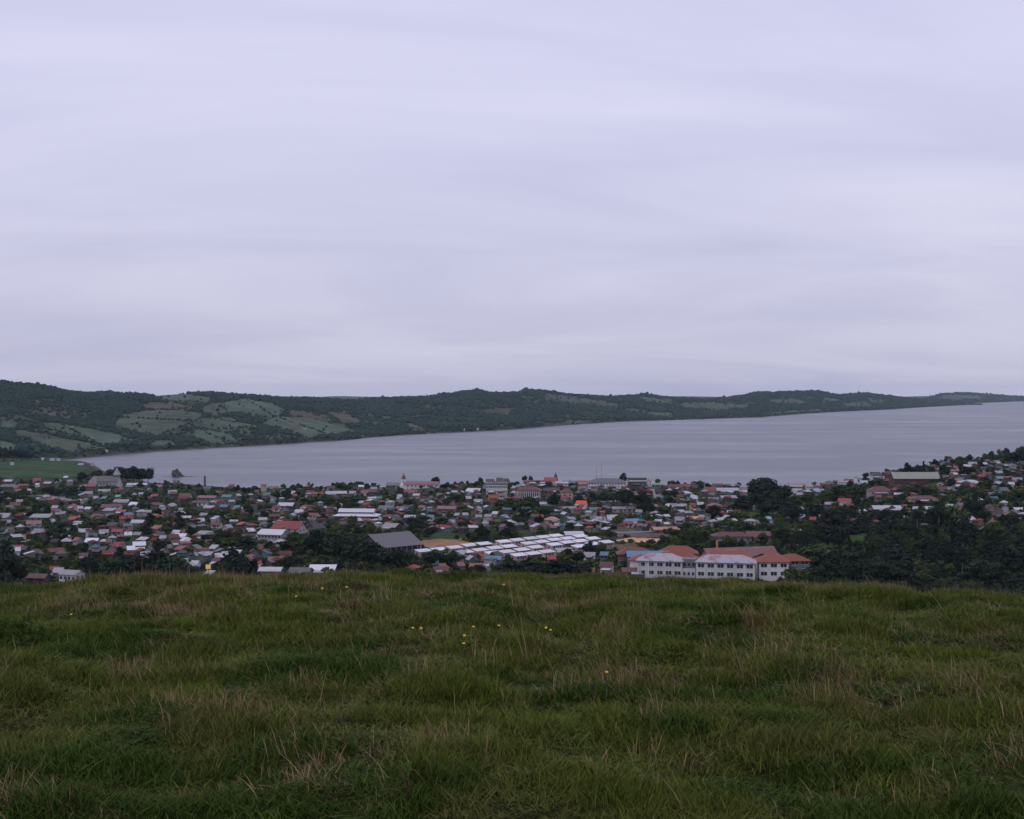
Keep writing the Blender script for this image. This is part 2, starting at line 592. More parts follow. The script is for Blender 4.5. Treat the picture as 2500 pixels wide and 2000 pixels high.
tm = np_mesh('town_ground', np.stack([TX, TY, TZ], -1).reshape(-1, 3), grid_faces(*TX.shape), cover_mat('town_soil', 0.25))
set_color(tm, Cb.reshape(-1, 3))
tag(mesh_obj('ground', tm), kind='structure')

# ------------------------------------------------------------------ far coast: three hill ranges
SHORE = [(-900, 1800), (0, 1900), (169, 1952), (313, 2128), (470, 2290), (640, 2443), (819, 2660), (976, 3000), (1240, 3400), (1388, 3880),
         (1513, 4283), (1670, 4581), (1857, 5000), (2004, 5997), (2173, 7018), (2358, 9162), (2361, 9990), (2500, 12216), (3200, 12800)]


def interp(tab, x):
    a = np.array(tab, float)
    return np.interp(x, a[:, 0], a[:, 1])


SKA = [(-900, 905), (-400, 915), (0, 928), (60, 934), (113, 941), (157, 952), (204, 957), (282, 955), (332, 957), (376, 963), (454, 958), (513, 956), (564, 960),
       (640, 966), (725, 984), (819, 1003), (897, 1016), (976, 1028), (1054, 1046), (1100, 1052)]
RDA = [(-900, 3300), (0, 3200), (300, 3400), (600, 3500), (725, 3500), (819, 3400), (976, 3380), (1100, 3420)]
SKB = [(400, 970), (600, 966), (710, 970), (772, 972), (872, 976), (988, 969), (1070, 964), (1132, 955), (1170, 952), (1204, 959), (1263, 958), (1285, 950),
       (1325, 953), (1388, 961), (1482, 968), (1579, 962), (1638, 970), (1717, 973.5), (1779, 970), (1826, 961), (1845, 957), (1954, 955), (1998, 953),
       (2035, 963), (2110, 959), (2189, 967), (2236, 973.5), (2361, 984), (2400, 988)]
RDB = [(400, 4200), (872, 4300), (1170, 4800), (1482, 5500), (1850, 6300), (2110, 7600), (2236, 8600), (2361, 9350), (2400, 9400)]
SHB = [(400, 3300), (800, 3200), (976, 3000)] + [s for s in SHORE if 1000 < s[0] < 2359] + [(2362, 9200), (2400, 9300)]
SKC = [(2225, 980), (2251, 973), (2298, 961), (2336, 958), (2392, 959.5), (2439, 964), (2500, 967), (2700, 962), (3200, 955)]
RDC = [(2225, 11500), (2500, 13200), (3200, 13600)]
SHC = [(2225, 9700), (2361, 9990), (2500, 12216), (3200, 12800)]

FIELDS = [
    ([(0, 1027), (45, 1030), (30, 1045), (0, 1043)], 0), ([(110, 1037), (150, 1036), (230, 1050), (290, 1062), (280, 1080), (240, 1082), (180, 1060), (120, 1048)], 0),
    ([(30, 1057), (60, 1053), (150, 1068), (235, 1088), (180, 1098), (175, 1100), (90, 1075)], 1), ([(0, 1075), (40, 1085), (35, 1095), (0, 1098)], 0),
    ([(285, 1038), (300, 1020), (330, 1008), (400, 1003), (480, 1010), (482, 1030), (420, 1045), (380, 1060), (330, 1050)], 1),
    ([(460, 1040), (500, 1022), (560, 1022), (600, 1035), (640, 1040), (560, 1046), (500, 1050)], 0),
    ([(475, 1065), (480, 1045), (560, 1062), (578, 1078), (560, 1084), (520, 1083)], 0),
    ([(545, 985), (600, 976), (660, 985), (690, 1000), (670, 1017), (620, 1007), (560, 1002)], 0),
    ([(650, 1035), (680, 1020), (740, 1021), (830, 1040), (860, 1051), (790, 1057), (750, 1065), (700, 1047)], 0),
    ([(690, 1003), (740, 1003), (800, 1015), (805, 1027), (720, 1017)], 2), ([(380, 966), (450, 962), (520, 972), (500, 982), (420, 978)], 0),
    ([(350, 985), (420, 982), (470, 995), (420, 1000), (360, 998)], 2), ([(500, 990), (540, 985), (560, 1005), (530, 1015), (495, 1005)], 1),
    ([(800, 1005), (850, 1012), (880, 1030), (840, 1032)], 2), ([(985, 1030), (1010, 1035), (1040, 1047), (1000, 1045)], 2),
    ([(370, 1076), (420, 1076), (425, 1085), (380, 1084)], 0), ([(195, 1085), (240, 1090), (270, 1093), (200, 1102)], 0),
    ([(1335, 965), (1400, 968), (1500, 985), (1500, 993), (1420, 985), (1340, 978)], 1), ([(1330, 962), (1380, 966), (1360, 976), (1330, 972)], 2),
    ([(1560, 968), (1640, 975), (1640, 985), (1580, 980)], 0), ([(1585, 1006), (1640, 1008), (1640, 1017), (1590, 1014)], 0),
    ([(1660, 985), (1740, 982), (1830, 990), (1760, 998), (1680, 995)], 1), ([(1880, 975), (1950, 975), (1960, 985), (1890, 984)], 1),
    ([(2010, 972), (2050, 974), (2040, 980), (2010, 979)], 0), ([(2060, 984), (2110, 980), (2130, 990), (2070, 992)], 0), ([(2120, 973), (2160, 976), (2150, 983), (2125, 981)], 1),
    ([(1180, 1000), (1260, 995), (1240, 1006), (1190, 1008)], 2), ([(930, 1012), (960, 1018), (950, 1024), (935, 1020)], 0),
    ([(1330, 1036), (1400, 1028), (1500, 1024), (1400, 1036)], 1), ([(2000, 1003), (1870, 1010), (1890, 1005), (1990, 999)], 0),
    ([(2300, 966), (2390, 966), (2400, 972), (2310, 974)], 0),
]
FIELDS = [([(sum(q[0] for q in p) / len(p) + 1.12 * (a - sum(q[0] for q in p) / len(p)), sum(q[1] for q in p) / len(p) + 1.15 * (b - sum(q[1] for q in p) / len(p))) for a, b in p], c) for p, c in FIELDS]
FCOL = [np.array([0.078, 0.108, 0.078]), np.array([0.080, 0.096, 0.072]), np.array([0.088, 0.084, 0.066])]
hill_mat = cover_mat('hill_cover', 0.05)
FAR_PTS = []


def hill(name, sk, rd, sh, p0, p1, dp, nrow, amp, tree_d, ntree, tsz, back=900.0):
    pxs = np.arange(p0, p1 + 0.1, dp)
    d0, d1, row = interp(sh, pxs), interp(rd, pxs), interp(sk, pxs)
    d1 = np.maximum(d1, d0 + 120)
    zr = np.maximum(EYE - (row - HZ) / F * d1 - tree_d, 2.0)
    u = np.concatenate([[-0.06], np.linspace(0, 1, nrow), [1.25, 1.6]])

    def surf(P, U, D0, D1, ZR):
        Y = D0 + (D1 - D0) * np.minimum(U, 1) + back * np.maximum(U - 1, 0)
        x = (P - CX) / F * Y
        uu = np.clip(U, 0, 1)
        prof = 0.10 * np.clip(uu / 0.03, 0, 1) + 0.90 * (0.45 * uu + 0.55 * uu * uu * (3 - 2 * uu))
        z = ZR * prof + amp * np.sin(uu * math.pi) ** 0.8 * wob(x, Y, 620.0, 0, 4) * 0.9
        z = np.where(U > 1, ZR - (U - 1) * 60, z)
        z = np.where(U < 0, -4.0, np.maximum(z, 0.3))
        return x, Y, z
    U, P = np.meshgrid(u, pxs, indexing='ij')
    D0, D1, ZR = (np.broadcast_to(a, U.shape) for a in (d0, d1, zr))
    X, Y, Z = surf(P, U, D0, D1, ZR)
    Rw = HZ + F * (EYE - Z) / Y
    C = np.zeros(X.shape + (3,))
    k = np.clip(0.5 + 0.5 * wob(X, Y, 400.0, 1, 4), 0, 1)[..., None]
    C[:] = np.array([0.020, 0.034, 0.022]) * (1 - k) + np.array([0.042, 0.056, 0.036]) * k
    op = np.clip((wob(X, Y, 330.0, 1, 4) - np.where((U < 0.6) & (P < 950), -0.06, 0.12)) * 5, 0, 1)[..., None] * (U > 0.05)[..., None]
    C = C * (1 - op) + (np.array([0.066, 0.082, 0.056]) * k + np.array([0.074, 0.076, 0.060]) * (1 - k)) * op
    for poly, c in FIELDS:
        kk = in_poly(P + 5 * wob(X, Y, 130.0, 2, 4), Rw + 2.2 * wob(X, Y, 90.0, 0, 4), poly)
        C[kk] = FCOL[c]
    C[(U >= 0) & (U < 0.004)] = (0.085, 0.082, 0.078)
    m = np_mesh(name, np.stack([X, Y, Z], -1).reshape(-1, 3), grid_faces(*X.shape), hill_mat)
    set_color(m, C.reshape(-1, 3))
    tag(mesh_obj(name, m), kind='structure')
    # woodland points
    n = ntree
    p = NR.uniform(p0, p1, n * 3)
    uu = NR.uniform(0.006, 1.03, n * 3)
    a0, a1, zz = interp(sh, p), interp(rd, p), interp(sk, p)
    a1 = np.maximum(a1, a0 + 120)
    zr2 = np.maximum(EYE - (zz - HZ) / F * a1 - tree_d, 2.0)
    x, y, z = surf(p, uu, a0, a1, zr2)
    w = y * (a1 - a0)
    keep = NR.uniform(0, 1, n * 3) < w / w.max()
    rw = HZ + F * (EYE - z) / y
    infield = np.zeros(len(p), bool)
    for poly, c in FIELDS:
        infield |= in_poly(p + 5 * wob(x, y, 130.0, 2, 4), rw + 2.2 * wob(x, y, 90.0, 0, 4), poly) | in_poly(p, rw - 0.6 * tsz * F / y, poly)
    openland = wob(x, y, 330.0, 1, 4) > np.where((uu < 0.6) & (p < 950), 0.02, 0.2)
    keep &= ~(infield & (NR.uniform(0, 1, n * 3) > 0.012))
    keep &= ~(openland & (NR.uniform(0, 1, n * 3) > 0.16))
    idx = np.nonzero(keep)[0][:n]
    s = tsz * NR.uniform(0.45, 1.3, len(idx)) * np.where(NR.uniform(0, 1, len(idx)) > 0.96, 1.5, 1.0)
    FAR_PTS.append(np.stack([x[idx], y[idx], z[idx] - 0.12 * s, s], -1))


hill('hill', SKA, RDA, SHORE, -700, 1096, 6.0, 90, 9.0, 3.5, 40000, 5.2)
hill('hill', SKB, RDB, SHB, 404, 2398, 7.0, 80, 10.0, 4.5, 42000, 7.8)
hill('hill', SKC, RDC, SHC, 2226, 3200, 10.0, 40, 10.0, 6.0, 4500, 13.0, 500.0)
# farthest low land behind everything
pf = np.arange(-1200, 3700, 20.0)
zf = 26 + 14 * wob(pf * 6, pf * 0, 4200.0, 1, 3) + np.clip((pf - 2300) / 10, 0, 26)
Yf = 14300.0
Vf = np.concatenate([np.stack([(pf - CX) / F * 14050, pf * 0 + 14050, pf * 0 - 3], -1), np.stack([(pf - CX) / F * Yf, pf * 0 + Yf, zf], -1),
                     np.stack([(pf - CX) / F * 14650, pf * 0 + 14650, pf * 0 - 3], -1)])
fm = np_mesh('far_headland', Vf, grid_faces(3, len(pf)), hill_mat)
set_color(fm, np.tile(np.array([0.045, 0.06, 0.045]), (len(Vf), 1)))
tag(mesh_obj('terrain', fm), kind='structure')

# ------------------------------------------------------------------ the bay
wm, wtt, wb = new_mat('bay_water')
ge = wtt.nodes.new('ShaderNodeNewGeometry')
mp = wtt.nodes.new('ShaderNodeMapping')
mp.inputs['Scale'].default_value = (0.0016, 0.0034, 1)
mp.inputs['Rotation'].default_value = (0, 0, math.radians(-24))
lnk(wtt, ge.outputs['Position'], mp.inputs['Vector'])
n1 = noise_node(wtt, 1.0, 9.0, mp.outputs[0], 0.66)
slick = mrange(wtt, n1.outputs['Fac'], 0.47, 0.64, 0.0, 1.0)
wb.inputs['Base Color'].default_value = (0.075, 0.080, 0.105, 1)
lnk(wtt, mrange(wtt, slick, 0, 1, 0.36, 0.27), wb.inputs['Roughness'])
wb.inputs['IOR'].default_value = 1.333
mp2 = wtt.nodes.new('ShaderNodeMapping')
mp2.inputs['Scale'].default_value = (0.05, 0.10, 1)
lnk(wtt, ge.outputs['Position'], mp2.inputs['Vector'])
n2 = noise_node(wtt, 1.0, 4.0, mp2.outputs[0], 0.6)
bp = wtt.nodes.new('ShaderNodeBump')
bp.inputs['Distance'].default_value = 1.0
lnk(wtt, mrange(wtt, slick, 0, 1, 0.40, 0.26), bp.inputs['Strength'])
lnk(wtt, n2.outputs['Fac'], bp.inputs['Height'])
lnk(wtt, bp.outputs[0], wb.inputs['Normal'])
sea = pydata('sea', [(-9000, 600, 0), (9000, 600, 0), (9000, 14400, 0), (-9000, 14400, 0)], [(0, 1, 2, 3)], wm)
tag(mesh_obj('sea', sea), kind='structure')

# ------------------------------------------------------------------ scatter through geometry nodes (stuff only)


def template_collection(name, meshes):
    c = bpy.data.collections.new(name)
    for i, m in enumerate(meshes):
        o = bpy.data.objects.new('%s_%02d' % (name, i), m)
        c.objects.link(o)
    return c


def scatter(name, coll, P, S, RZ, I, tilt=None):
    m = bpy.data.meshes.new(name)
    n = len(P)
    m.vertices.add(n)
    m.vertices.foreach_set('co', np.asarray(P, np.float32).ravel())
    a = m.attributes.new('scl', 'FLOAT_VECTOR', 'POINT')
    S = np.asarray(S, np.float32)
    if S.ndim == 1:
        S = np.stack([S, S, S], -1)
    a.data.foreach_set('vector', S.ravel().astype(np.float32))
    rot = np.zeros((n, 3), np.float32)
    rot[:, 2] = RZ
    if tilt is not None:
        rot[:, :2] = tilt
    a = m.attributes.new('rot', 'FLOAT_VECTOR', 'POINT')
    a.data.foreach_set('vector', rot.ravel())
    a = m.attributes.new('idx', 'INT', 'POINT')
    a.data.foreach_set('value', np.asarray(I, np.int32))
    o = mesh_obj(name, m)
    ng = bpy.data.node_groups.new(name, 'GeometryNodeTree')
    ng.interface.new_socket('Geometry', in_out='INPUT', socket_type='NodeSocketGeometry')
    ng.interface.new_socket('Geometry', in_out='OUTPUT', socket_type='NodeSocketGeometry')
    gi = ng.nodes.new('NodeGroupInput')
    go = ng.nodes.new('NodeGroupOutput')
    ci = ng.nodes.new('GeometryNodeCollectionInfo')
    ci.inputs['Collection'].default_value = coll
    ci.inputs['Separate Children'].default_value = True
    ci.inputs['Reset Children'].default_value = True
    ip = ng.nodes.new('GeometryNodeInstanceOnPoints')
    ip.inputs['Pick Instance'].default_value = True

    def attr(nm, ty):
        k = ng.nodes.new('GeometryNodeInputNamedAttribute')
        k.data_type = ty
        k.inputs['Name'].default_value = nm
        return [s for s in k.outputs if s.enabled and s.name == 'Attribute'][0]
    ng.links.new(gi.outputs[0], ip.inputs['Points'])
    ng.links.new(ci.outputs[0], ip.inputs['Instance'])
    ng.links.new(attr('idx', 'INT'), ip.inputs['Instance Index'])
    ng.links.new(attr('rot', 'FLOAT_VECTOR'), ip.inputs['Rotation'])
    ng.links.new(attr('scl', 'FLOAT_VECTOR'), ip.inputs['Scale'])
    ng.links.new(ip.outputs[0], go.inputs[0])
    md = o.modifiers.new('scatter', 'NODES')
    md.node_group = ng
    o['kind'] = 'stuff'
    return o


# ------------------------------------------------------------------ tree meshes (height about 1, base at 0)


def quad_cloud(C, N, S, rng, tint):
    """leaf clump quads at centres C facing N with sizes S"""
    n = len(C)
    N = N / np.maximum(np.linalg.norm(N, axis=1, keepdims=True), 1e-6)
    ref = rng.normal(size=(n, 3))
    A = np.cross(N, ref)
    A /= np.maximum(np.linalg.norm(A, axis=1, keepdims=True), 1e-6)
    B = np.cross(N, A)
    a = A * S[:, None] * rng.uniform(0.7, 1.2, (n, 1))
    b = B * S[:, None] * rng.uniform(0.45, 0.9, (n, 1))
    bend = N * S[:, None] * rng.uniform(-0.25, 0.25, (n, 1))
    V = np.stack([C - a, C - b + bend, C + a, C + b + bend], 1).reshape(-1, 3)
    Q = np.arange(n * 4).reshape(n, 4)
    return V, Q, np.repeat(tint, 4)


def crown_mesh(name, seed, mat, cz=0.62, rx=0.36, rz=0.38, nb=16, nq=60, qs=0.055, form='round'):
    rng = np.random.default_rng(seed)
    Cs, Ns, Ss, Ts = [], [], [], []
    for i in range(nb):
        th = rng.uniform(0, 6.283)
        if form == 'cone':
            h = rng.uniform(0.18, 1.0) ** 0.9
            r = (1.02 - h) * rx * rng.uniform(0.35, 1.0)
            c = np.array([r * math.cos(th), r * math.sin(th), h * 0.94])
            br = rx * 0.30 * (1.15 - h * 0.8)
        else:
            ph = math.acos(rng.uniform(-0.75, 1))
            q = rng.uniform(0.35, 0.82)
            c = np.array([q * rx * math.sin(ph) * math.cos(th), q * rx * math.sin(ph) * math.sin(th), cz + q * rz * math.cos(ph)])
            br = rx * rng.uniform(0.28, 0.48)
        d = rng.normal(size=(nq, 3))
        d /= np.linalg.norm(d, axis=1, keepdims=True)
        rr = rng.uniform(0.55, 1.08, (nq, 1))
        P = c + d * br * rr * np.array([1, 1, 0.75])
        Cs.append(P)
        Ns.append(d + rng.normal(size=(nq, 3)) * 0.45 + np.array([0, 0, 0.25]))
        Ss.append(qs * rng.uniform(0.6, 1.3, nq))
        Ts.append(np.clip(rng.uniform(0.2, 0.8) + rng.uniform(-0.2, 0.2, nq), 0, 1))
    V, Q, T = quad_cloud(np.concatenate(Cs), np.concatenate(Ns), np.concatenate(Ss), rng, np.concatenate(Ts))
    V[:, 2] = np.maximum(V[:, 2], 0.02)
    m = np_mesh(name, V, Q, mat, False)
    at = m.attributes.new('tint', 'FLOAT', 'POINT')
    at.data.foreach_set('value', T.astype(np.float32))
    return m


def trunk_mesh(name, seed, mat, h=0.62, r=0.022, limbs=5):
    rng = np.random.default_rng(seed)
    v, f = [], []

    def tube(p0, p1, r0, r1, n=6, bow=0.0):
        o = len(v)
        p0, p1 = np.array(p0), np.array(p1)
        for s in (0, 0.5, 1):
            c = p0 + (p1 - p0) * s + np.array([bow * math.sin(s * math.pi), 0, 0])
            rad = r0 + (r1 - r0) * s
            for k in range(n):
                a = 6.283 * k / n
                v.append((c[0] + rad * math.cos(a), c[1] + rad * math.sin(a), c[2]))
        for s in range(2):
            for k in range(n):
                f.append((o + s * n + k, o + s * n + (k + 1) % n, o + (s + 1) * n + (k + 1) % n, o + (s + 1) * n + k))
        f.append(tuple(o + 2 * n + k for k in range(n)))
    tube((0, 0, -0.05), (0.02, 0.01, h), r * 1.2, r * 0.55, 7, 0.015)
    for i in range(limbs):
        a = 6.283 * i / limbs + rng.uniform(-0.4, 0.4)
        z0 = rng.uniform(0.35, 0.8) * h
        L = rng.uniform(0.16, 0.28)
        tube((0.01, 0.005, z0), (L * math.cos(a), L * math.sin(a), z0 + rng.uniform(0.12, 0.25)), r * 0.5, r * 0.15, 5)
    return pydata(name, v, f, mat, True)


TREES = {}   # kind -> list of (crown mesh, trunk mesh, width/height)
TREES['broad'] = [(crown_mesh('crown_broad', 100 + i, LEAF, 0.60, 0.44, 0.36, 18, 60, 0.052), trunk_mesh('trunk_broad', 130 + i, BARK), 0.95) for i in range(4)]
TREES['dark'] = [(crown_mesh('crown_dark', 200 + i, LEAFD, 0.58, 0.42, 0.40, 20, 64, 0.050), trunk_mesh('trunk_dark', 230 + i, BARK), 0.92) for i in range(4)]
TREES['cone'] = [(crown_mesh('crown_cone', 300 + i, LEAFD, 0.6, 0.27, 0.4, 26, 36, 0.045, 'cone'), trunk_mesh('trunk_cone', 330 + i, BARK, 0.85, 0.018, 0), 0.52) for i in range(3)]
TREES['fresh'] = [(crown_mesh('crown_fresh', 400 + i, LEAFY, 0.55, 0.46, 0.38, 16, 56, 0.055), trunk_mesh('trunk_fresh', 430 + i, BARK), 1.0) for i in range(2)]
TREES['tall'] = [(crown_mesh('crown_tall', 500 + i, LEAFD, 0.72, 0.26, 0.26, 16, 56, 0.04), trunk_mesh('trunk_tall', 530 + i, BARKP, 0.8, 0.013, 6), 0.55) for i in range(3)]


def ico_blob(name, seed, mat, flat=1.0):
    import bmesh
    bm = bmesh.new()
    bmesh.ops.create_icosphere(bm, subdivisions=2, radius=0.5)
    rng = random.Random(seed)
    off = Vector((rng.uniform(0, 50), rng.uniform(0, 50), 0))
    from mathutils import noise
    for v in bm.verts:
        n = noise.noise(v.co * 3.2 + off) * 0.5 + noise.noise(v.co * 7.0 + off) * 0.35
        v.co *= 1.0 + n * 0.55
        v.co.z = v.co.z * flat + 0.42 * flat
    m = bpy.data.meshes.new(name)
    bm.to_mesh(m)
    bm.free()
    m.materials.append(mat)
    at = m.attributes.new('tint', 'FLOAT', 'POINT')
    at.data.foreach_set('value', [rng.uniform(0.25, 0.8) for _ in m.vertices])
    return m


# hedgerows along the field edges and across the larger fields of the far coast
bpy.context.view_layer.update()
HILLS = [o for o in COL.objects if o.name.startswith('hill')]


def hill_point(px, row):
    """where the ray of a photograph pixel first meets the far hills"""
    o, dn = Vector((0, 0, EYE)), Vector(((px - CX) / F, 1, -(row - HZ) / F)).normalized()
    best = None
    for ob in HILLS:
        ok, loc, nr, ix = ob.ray_cast(o, dn)
        if ok and (best is None or loc.y < best.y):
            best = loc.copy()
    return best


HEDGE = []
for poly, c in FIELDS:
    segs = [(poly[i], poly[(i + 1) % len(poly)]) for i in range(len(poly))]
    if max(q[0] for q in poly) - min(q[0] for q in poly) > 90:
        k = len(poly) // 2
        segs += [(poly[1], poly[1 + k])]
    for a, b in segs:
        if R.random() < 0.3:
            continue
        n_ = max(2, int(math.hypot(b[0] - a[0], (b[1] - a[1]) * 2) / 3.6))
        for i in range(n_):
            if R.random() < 0.3:
                continue
            t_ = (i + R.random()) / n_
            P = hill_point(a[0] + (b[0] - a[0]) * t_ + R.gauss(0, 1.2), a[1] + (b[1] - a[1]) * t_ + R.gauss(0, 0.7))
            if P is not None and P.y < 7000:
                HEDGE.append((P.x, P.y, P.z - 0.5, R.uniform(1.5, 4.0) * (1 + P.y / 9000)))
FAR_PTS.append(np.array(HEDGE))
far_col = template_collection('far_crown', [ico_blob('far_crown', i, LEAFF, 0.8 + 0.12 * (i % 3)) for i in range(6)])
FP = np.concatenate(FAR_PTS)
scatter('woodland', far_col, FP[:, :3], np.stack([FP[:, 3] * NR.uniform(0.8, 1.3, len(FP)), FP[:, 3] * NR.uniform(0.8, 1.3, len(FP)), FP[:, 3] * NR.uniform(0.75, 1.25, len(FP))], -1),
        NR.uniform(0, 6.283, len(FP)), NR.integers(0, 6, len(FP)))

# ------------------------------------------------------------------ buildings
CUBE_V, CUBE_F = box_vf(-0.5, 0.5, -0.5, 0.5, -0.5, 0.5)
UNIT = {}


def unit_box(mat):
    if mat.name not in UNIT:
        UNIT[mat.name] = pydata('box_' + mat.name, CUBE_V, CUBE_F, mat)
    return UNIT[mat.name]


def part_box(name, parent, c, s, mat, rz=0.0):
    o = mesh_obj(name, unit_box(mat), parent)
    o.location = c
    o.scale = s
    if rz:
        o.rotation_euler = (0, 0, rz)
    return o


def wall_vf(L, D, h, hr, form, sink=1.5):
    x, y = L / 2, D / 2
    v, f = box_vf(-x, x, -y, y, -sink, h)
    if form == 'gable':
        v += [(-x, 0, h + hr), (x, 0, h + hr)]
        f = [q for q in f if q != (4, 5, 6, 7)]
        f += [(4, 8, 7), (5, 6, 9), (4, 5, 9, 8), (7, 8, 9, 6)]
    elif form == 'shed':
        v += [(-x, y, h + hr), (x, y, h + hr)]
        f = [q for q in f if q != (4, 5, 6, 7)]
        f += [(4, 8, 7), (5, 6, 9), (4, 5, 9, 8), (7, 8, 9, 6)]
    return v, f


def roof_vf(L, D, h, hr, form, ov=0.45, th=0.16):
    x, y = L / 2 + ov, D / 2 + ov
    if form == 'gable':
        sl = hr / (D / 2)
        lo = h - sl * ov
        sec = [(-y, lo), (0, h + hr), (y, lo), (y, lo + th), (0, h + hr + th), (-y, lo + th)]
        v = [(-x, a, b) for a, b in sec] + [(x, a, b) for a, b in sec]
        f = [(0, 1, 4, 5), (1, 2, 3, 4), (6, 11, 10, 7), (7, 10, 9, 8), (5, 4, 10, 11), (4, 3, 9, 10), (0, 6, 7, 1), (1, 7, 8, 2), (0, 5, 11, 6), (2, 8, 9, 3)]
    elif form == 'hip':
        r = max(L / 2 - D / 2, L * 0.08)
        v = [(-x, -y, h), (x, -y, h), (x, y, h), (-x, y, h), (-x, -y, h + th), (x, -y, h + th), (x, y, h + th), (-x, y, h + th), (-r, 0, h + hr + th), (r, 0, h + hr + th)]
        f = [(3, 2, 1, 0), (0, 1, 5, 4), (1, 2, 6, 5), (2, 3, 7, 6), (3, 0, 4, 7), (4, 5, 9, 8), (5, 6, 9), (6, 7, 8, 9), (7, 4, 8)]
    elif form == 'shed':
        sl = hr / D
        sec = [(-y, h - sl * ov), (y, h + hr + sl * ov), (y, h + hr + sl * ov + th), (-y, h - sl * ov + th)]
        v = [(-x, a, b) for a, b in sec] + [(x, a, b) for a, b in sec]
        f = [(0, 1, 2, 3), (4, 7, 6, 5), (3, 2, 6, 7), (0, 4, 5, 1), (0, 3, 7, 4), (1, 5, 6, 2)]
    else:   # flat slab
        x, y = L / 2 + 0.2, D / 2 + 0.2
        v, f = box_vf(-x, x, -y, y, h, h + 0.45)
    return v, f


BUILT = []     # (x, y, z, radius, roof key, wall key, root, size word, form)
OCC = []       # pixel positions of things on the ground, for filling gaps


def add_windows(root, L, D, h, n, storeys, face=-1, size=(1.1, 1.1), y=None):
    yy = (-D / 2 - 0.02) if face < 0 else (D / 2 + 0.02)
    for s in range(storeys):
        zc = h * (s + 0.55) / storeys
        for i in range(n):
            xc = -L / 2 + L * (i + 0.5) / n
            part_box('window', root, (xc, yy, zc), (size[0], 0.08, size[1]), GLASS)


def building(name, px, row, wpx, hpx, ang, rk, wk, form='gable', ratio=0.72, rf=0.42, wins=None, storeys=1, Y=None, ov=0.45):
    x, y, z = ground(px, row, Y)
    m = y / F
    th = math.radians(ang)
    L = wpx * m / (abs(math.cos(th)) + ratio * abs(math.sin(th)))
    L = max(L - 0.8, 3.0)
    D = max(L * ratio, 3.2)
    if L > 14 and ratio == 0.72:
        D = max(9.0, L * 0.45)
    # what is seen of the height includes the roof seen from above; the look-down angle is small
    look = (EYE - z) / y
    Ht = max(0.9 * hpx * m - 0.5 * D * look, 2.8)
    hr = max(min(Ht * rf, D * 0.42), 0.7)
    h = max(Ht - hr, 2.1)
    if form == 'flat':
        h, hr = Ht, 0.0
    root = empty(name, (x, y, z), th)
    v, f = wall_vf(L, D, h, hr, form)
    mesh_obj('wall', pydata('wall', v, f, WALL[wk]), root)
    v, f = roof_vf(L, D, h, hr, form, ov)
    mesh_obj('roof', pydata('roof', v, f, ROOF[rk]), root)
    if wins is None:
        wins = 0
        if wpx >= 17 and hpx >= 9:
            wins = max(2, min(6, int(L / 3.2)))
    if wins:
        st = storeys if storeys > 1 else (2 if h > 5.2 else 1)
        add_windows(root, L, D, h, wins, st)
        if wpx > 22 and st == 1:
            part_box('door', root, (L * 0.5 * R.choice([-0.12, 0.12]), -D / 2 - 0.03, 1.0), (0.95, 0.1, 2.0), DOOR)
        if abs(ang) > 15 and form == 'gable' and D > 5:
            sx = -1 if ang > 0 else 1
            for yy in (-D * 0.22, D * 0.22):
                part_box('window', root, (sx * (L / 2 + 0.02), yy, h * 0.6), (0.08, 1.0, 1.1), GLASS)
            if hr > 2:
                part_box('window', root, (sx * (L / 2 + 0.02), 0, h + hr * 0.35), (0.08, 0.9, 0.9), GLASS)
    if wpx > 20 and form in ('gable', 'hip') and R.random() < 0.35:
        part_box('chimney', root, (L * R.uniform(-0.25, 0.25), D * 0.12, h + hr + 0.2), (0.6, 0.6, 1.6), BRICK)
    if name == 'house' and wpx > 14 and form != 'flat' and R.random() < 0.55:
        aL, aD, ah = L * R.uniform(0.35, 0.7), R.uniform(2.2, 3.6), min(h * 0.75, 2.5)
        ax = R.uniform(-0.5, 0.5) * (L - aL)
        v, f = wall_vf(aL, aD, ah, 0.5, 'shed')
        aw = mesh_obj('lean_to_wall', pydata('lean_to_wall', v, f, WALL[R.choice([wk, 'k', 'n', 'g'])]), root)
        v, f = roof_vf(aL, aD, ah, 0.5, 'shed', 0.25, 0.1)
        ar = mesh_obj('lean_to_roof', pydata('lean_to_roof', v, f, ROOF[R.choice([rk, 'L', 'G', 'D', 'W'])]), root)
        aw.location = ar.location = (ax, -D / 2 - aD / 2 - 0.01, 0)
    OCC.append((px, row, wpx))
    size = 'small' if L < 7 else ('long' if L > 15 else 'plain')
    BUILT.append([x, y, z, L / 2, rk, wk, root, size, form])
    return root, L, D, h, hr, y / F


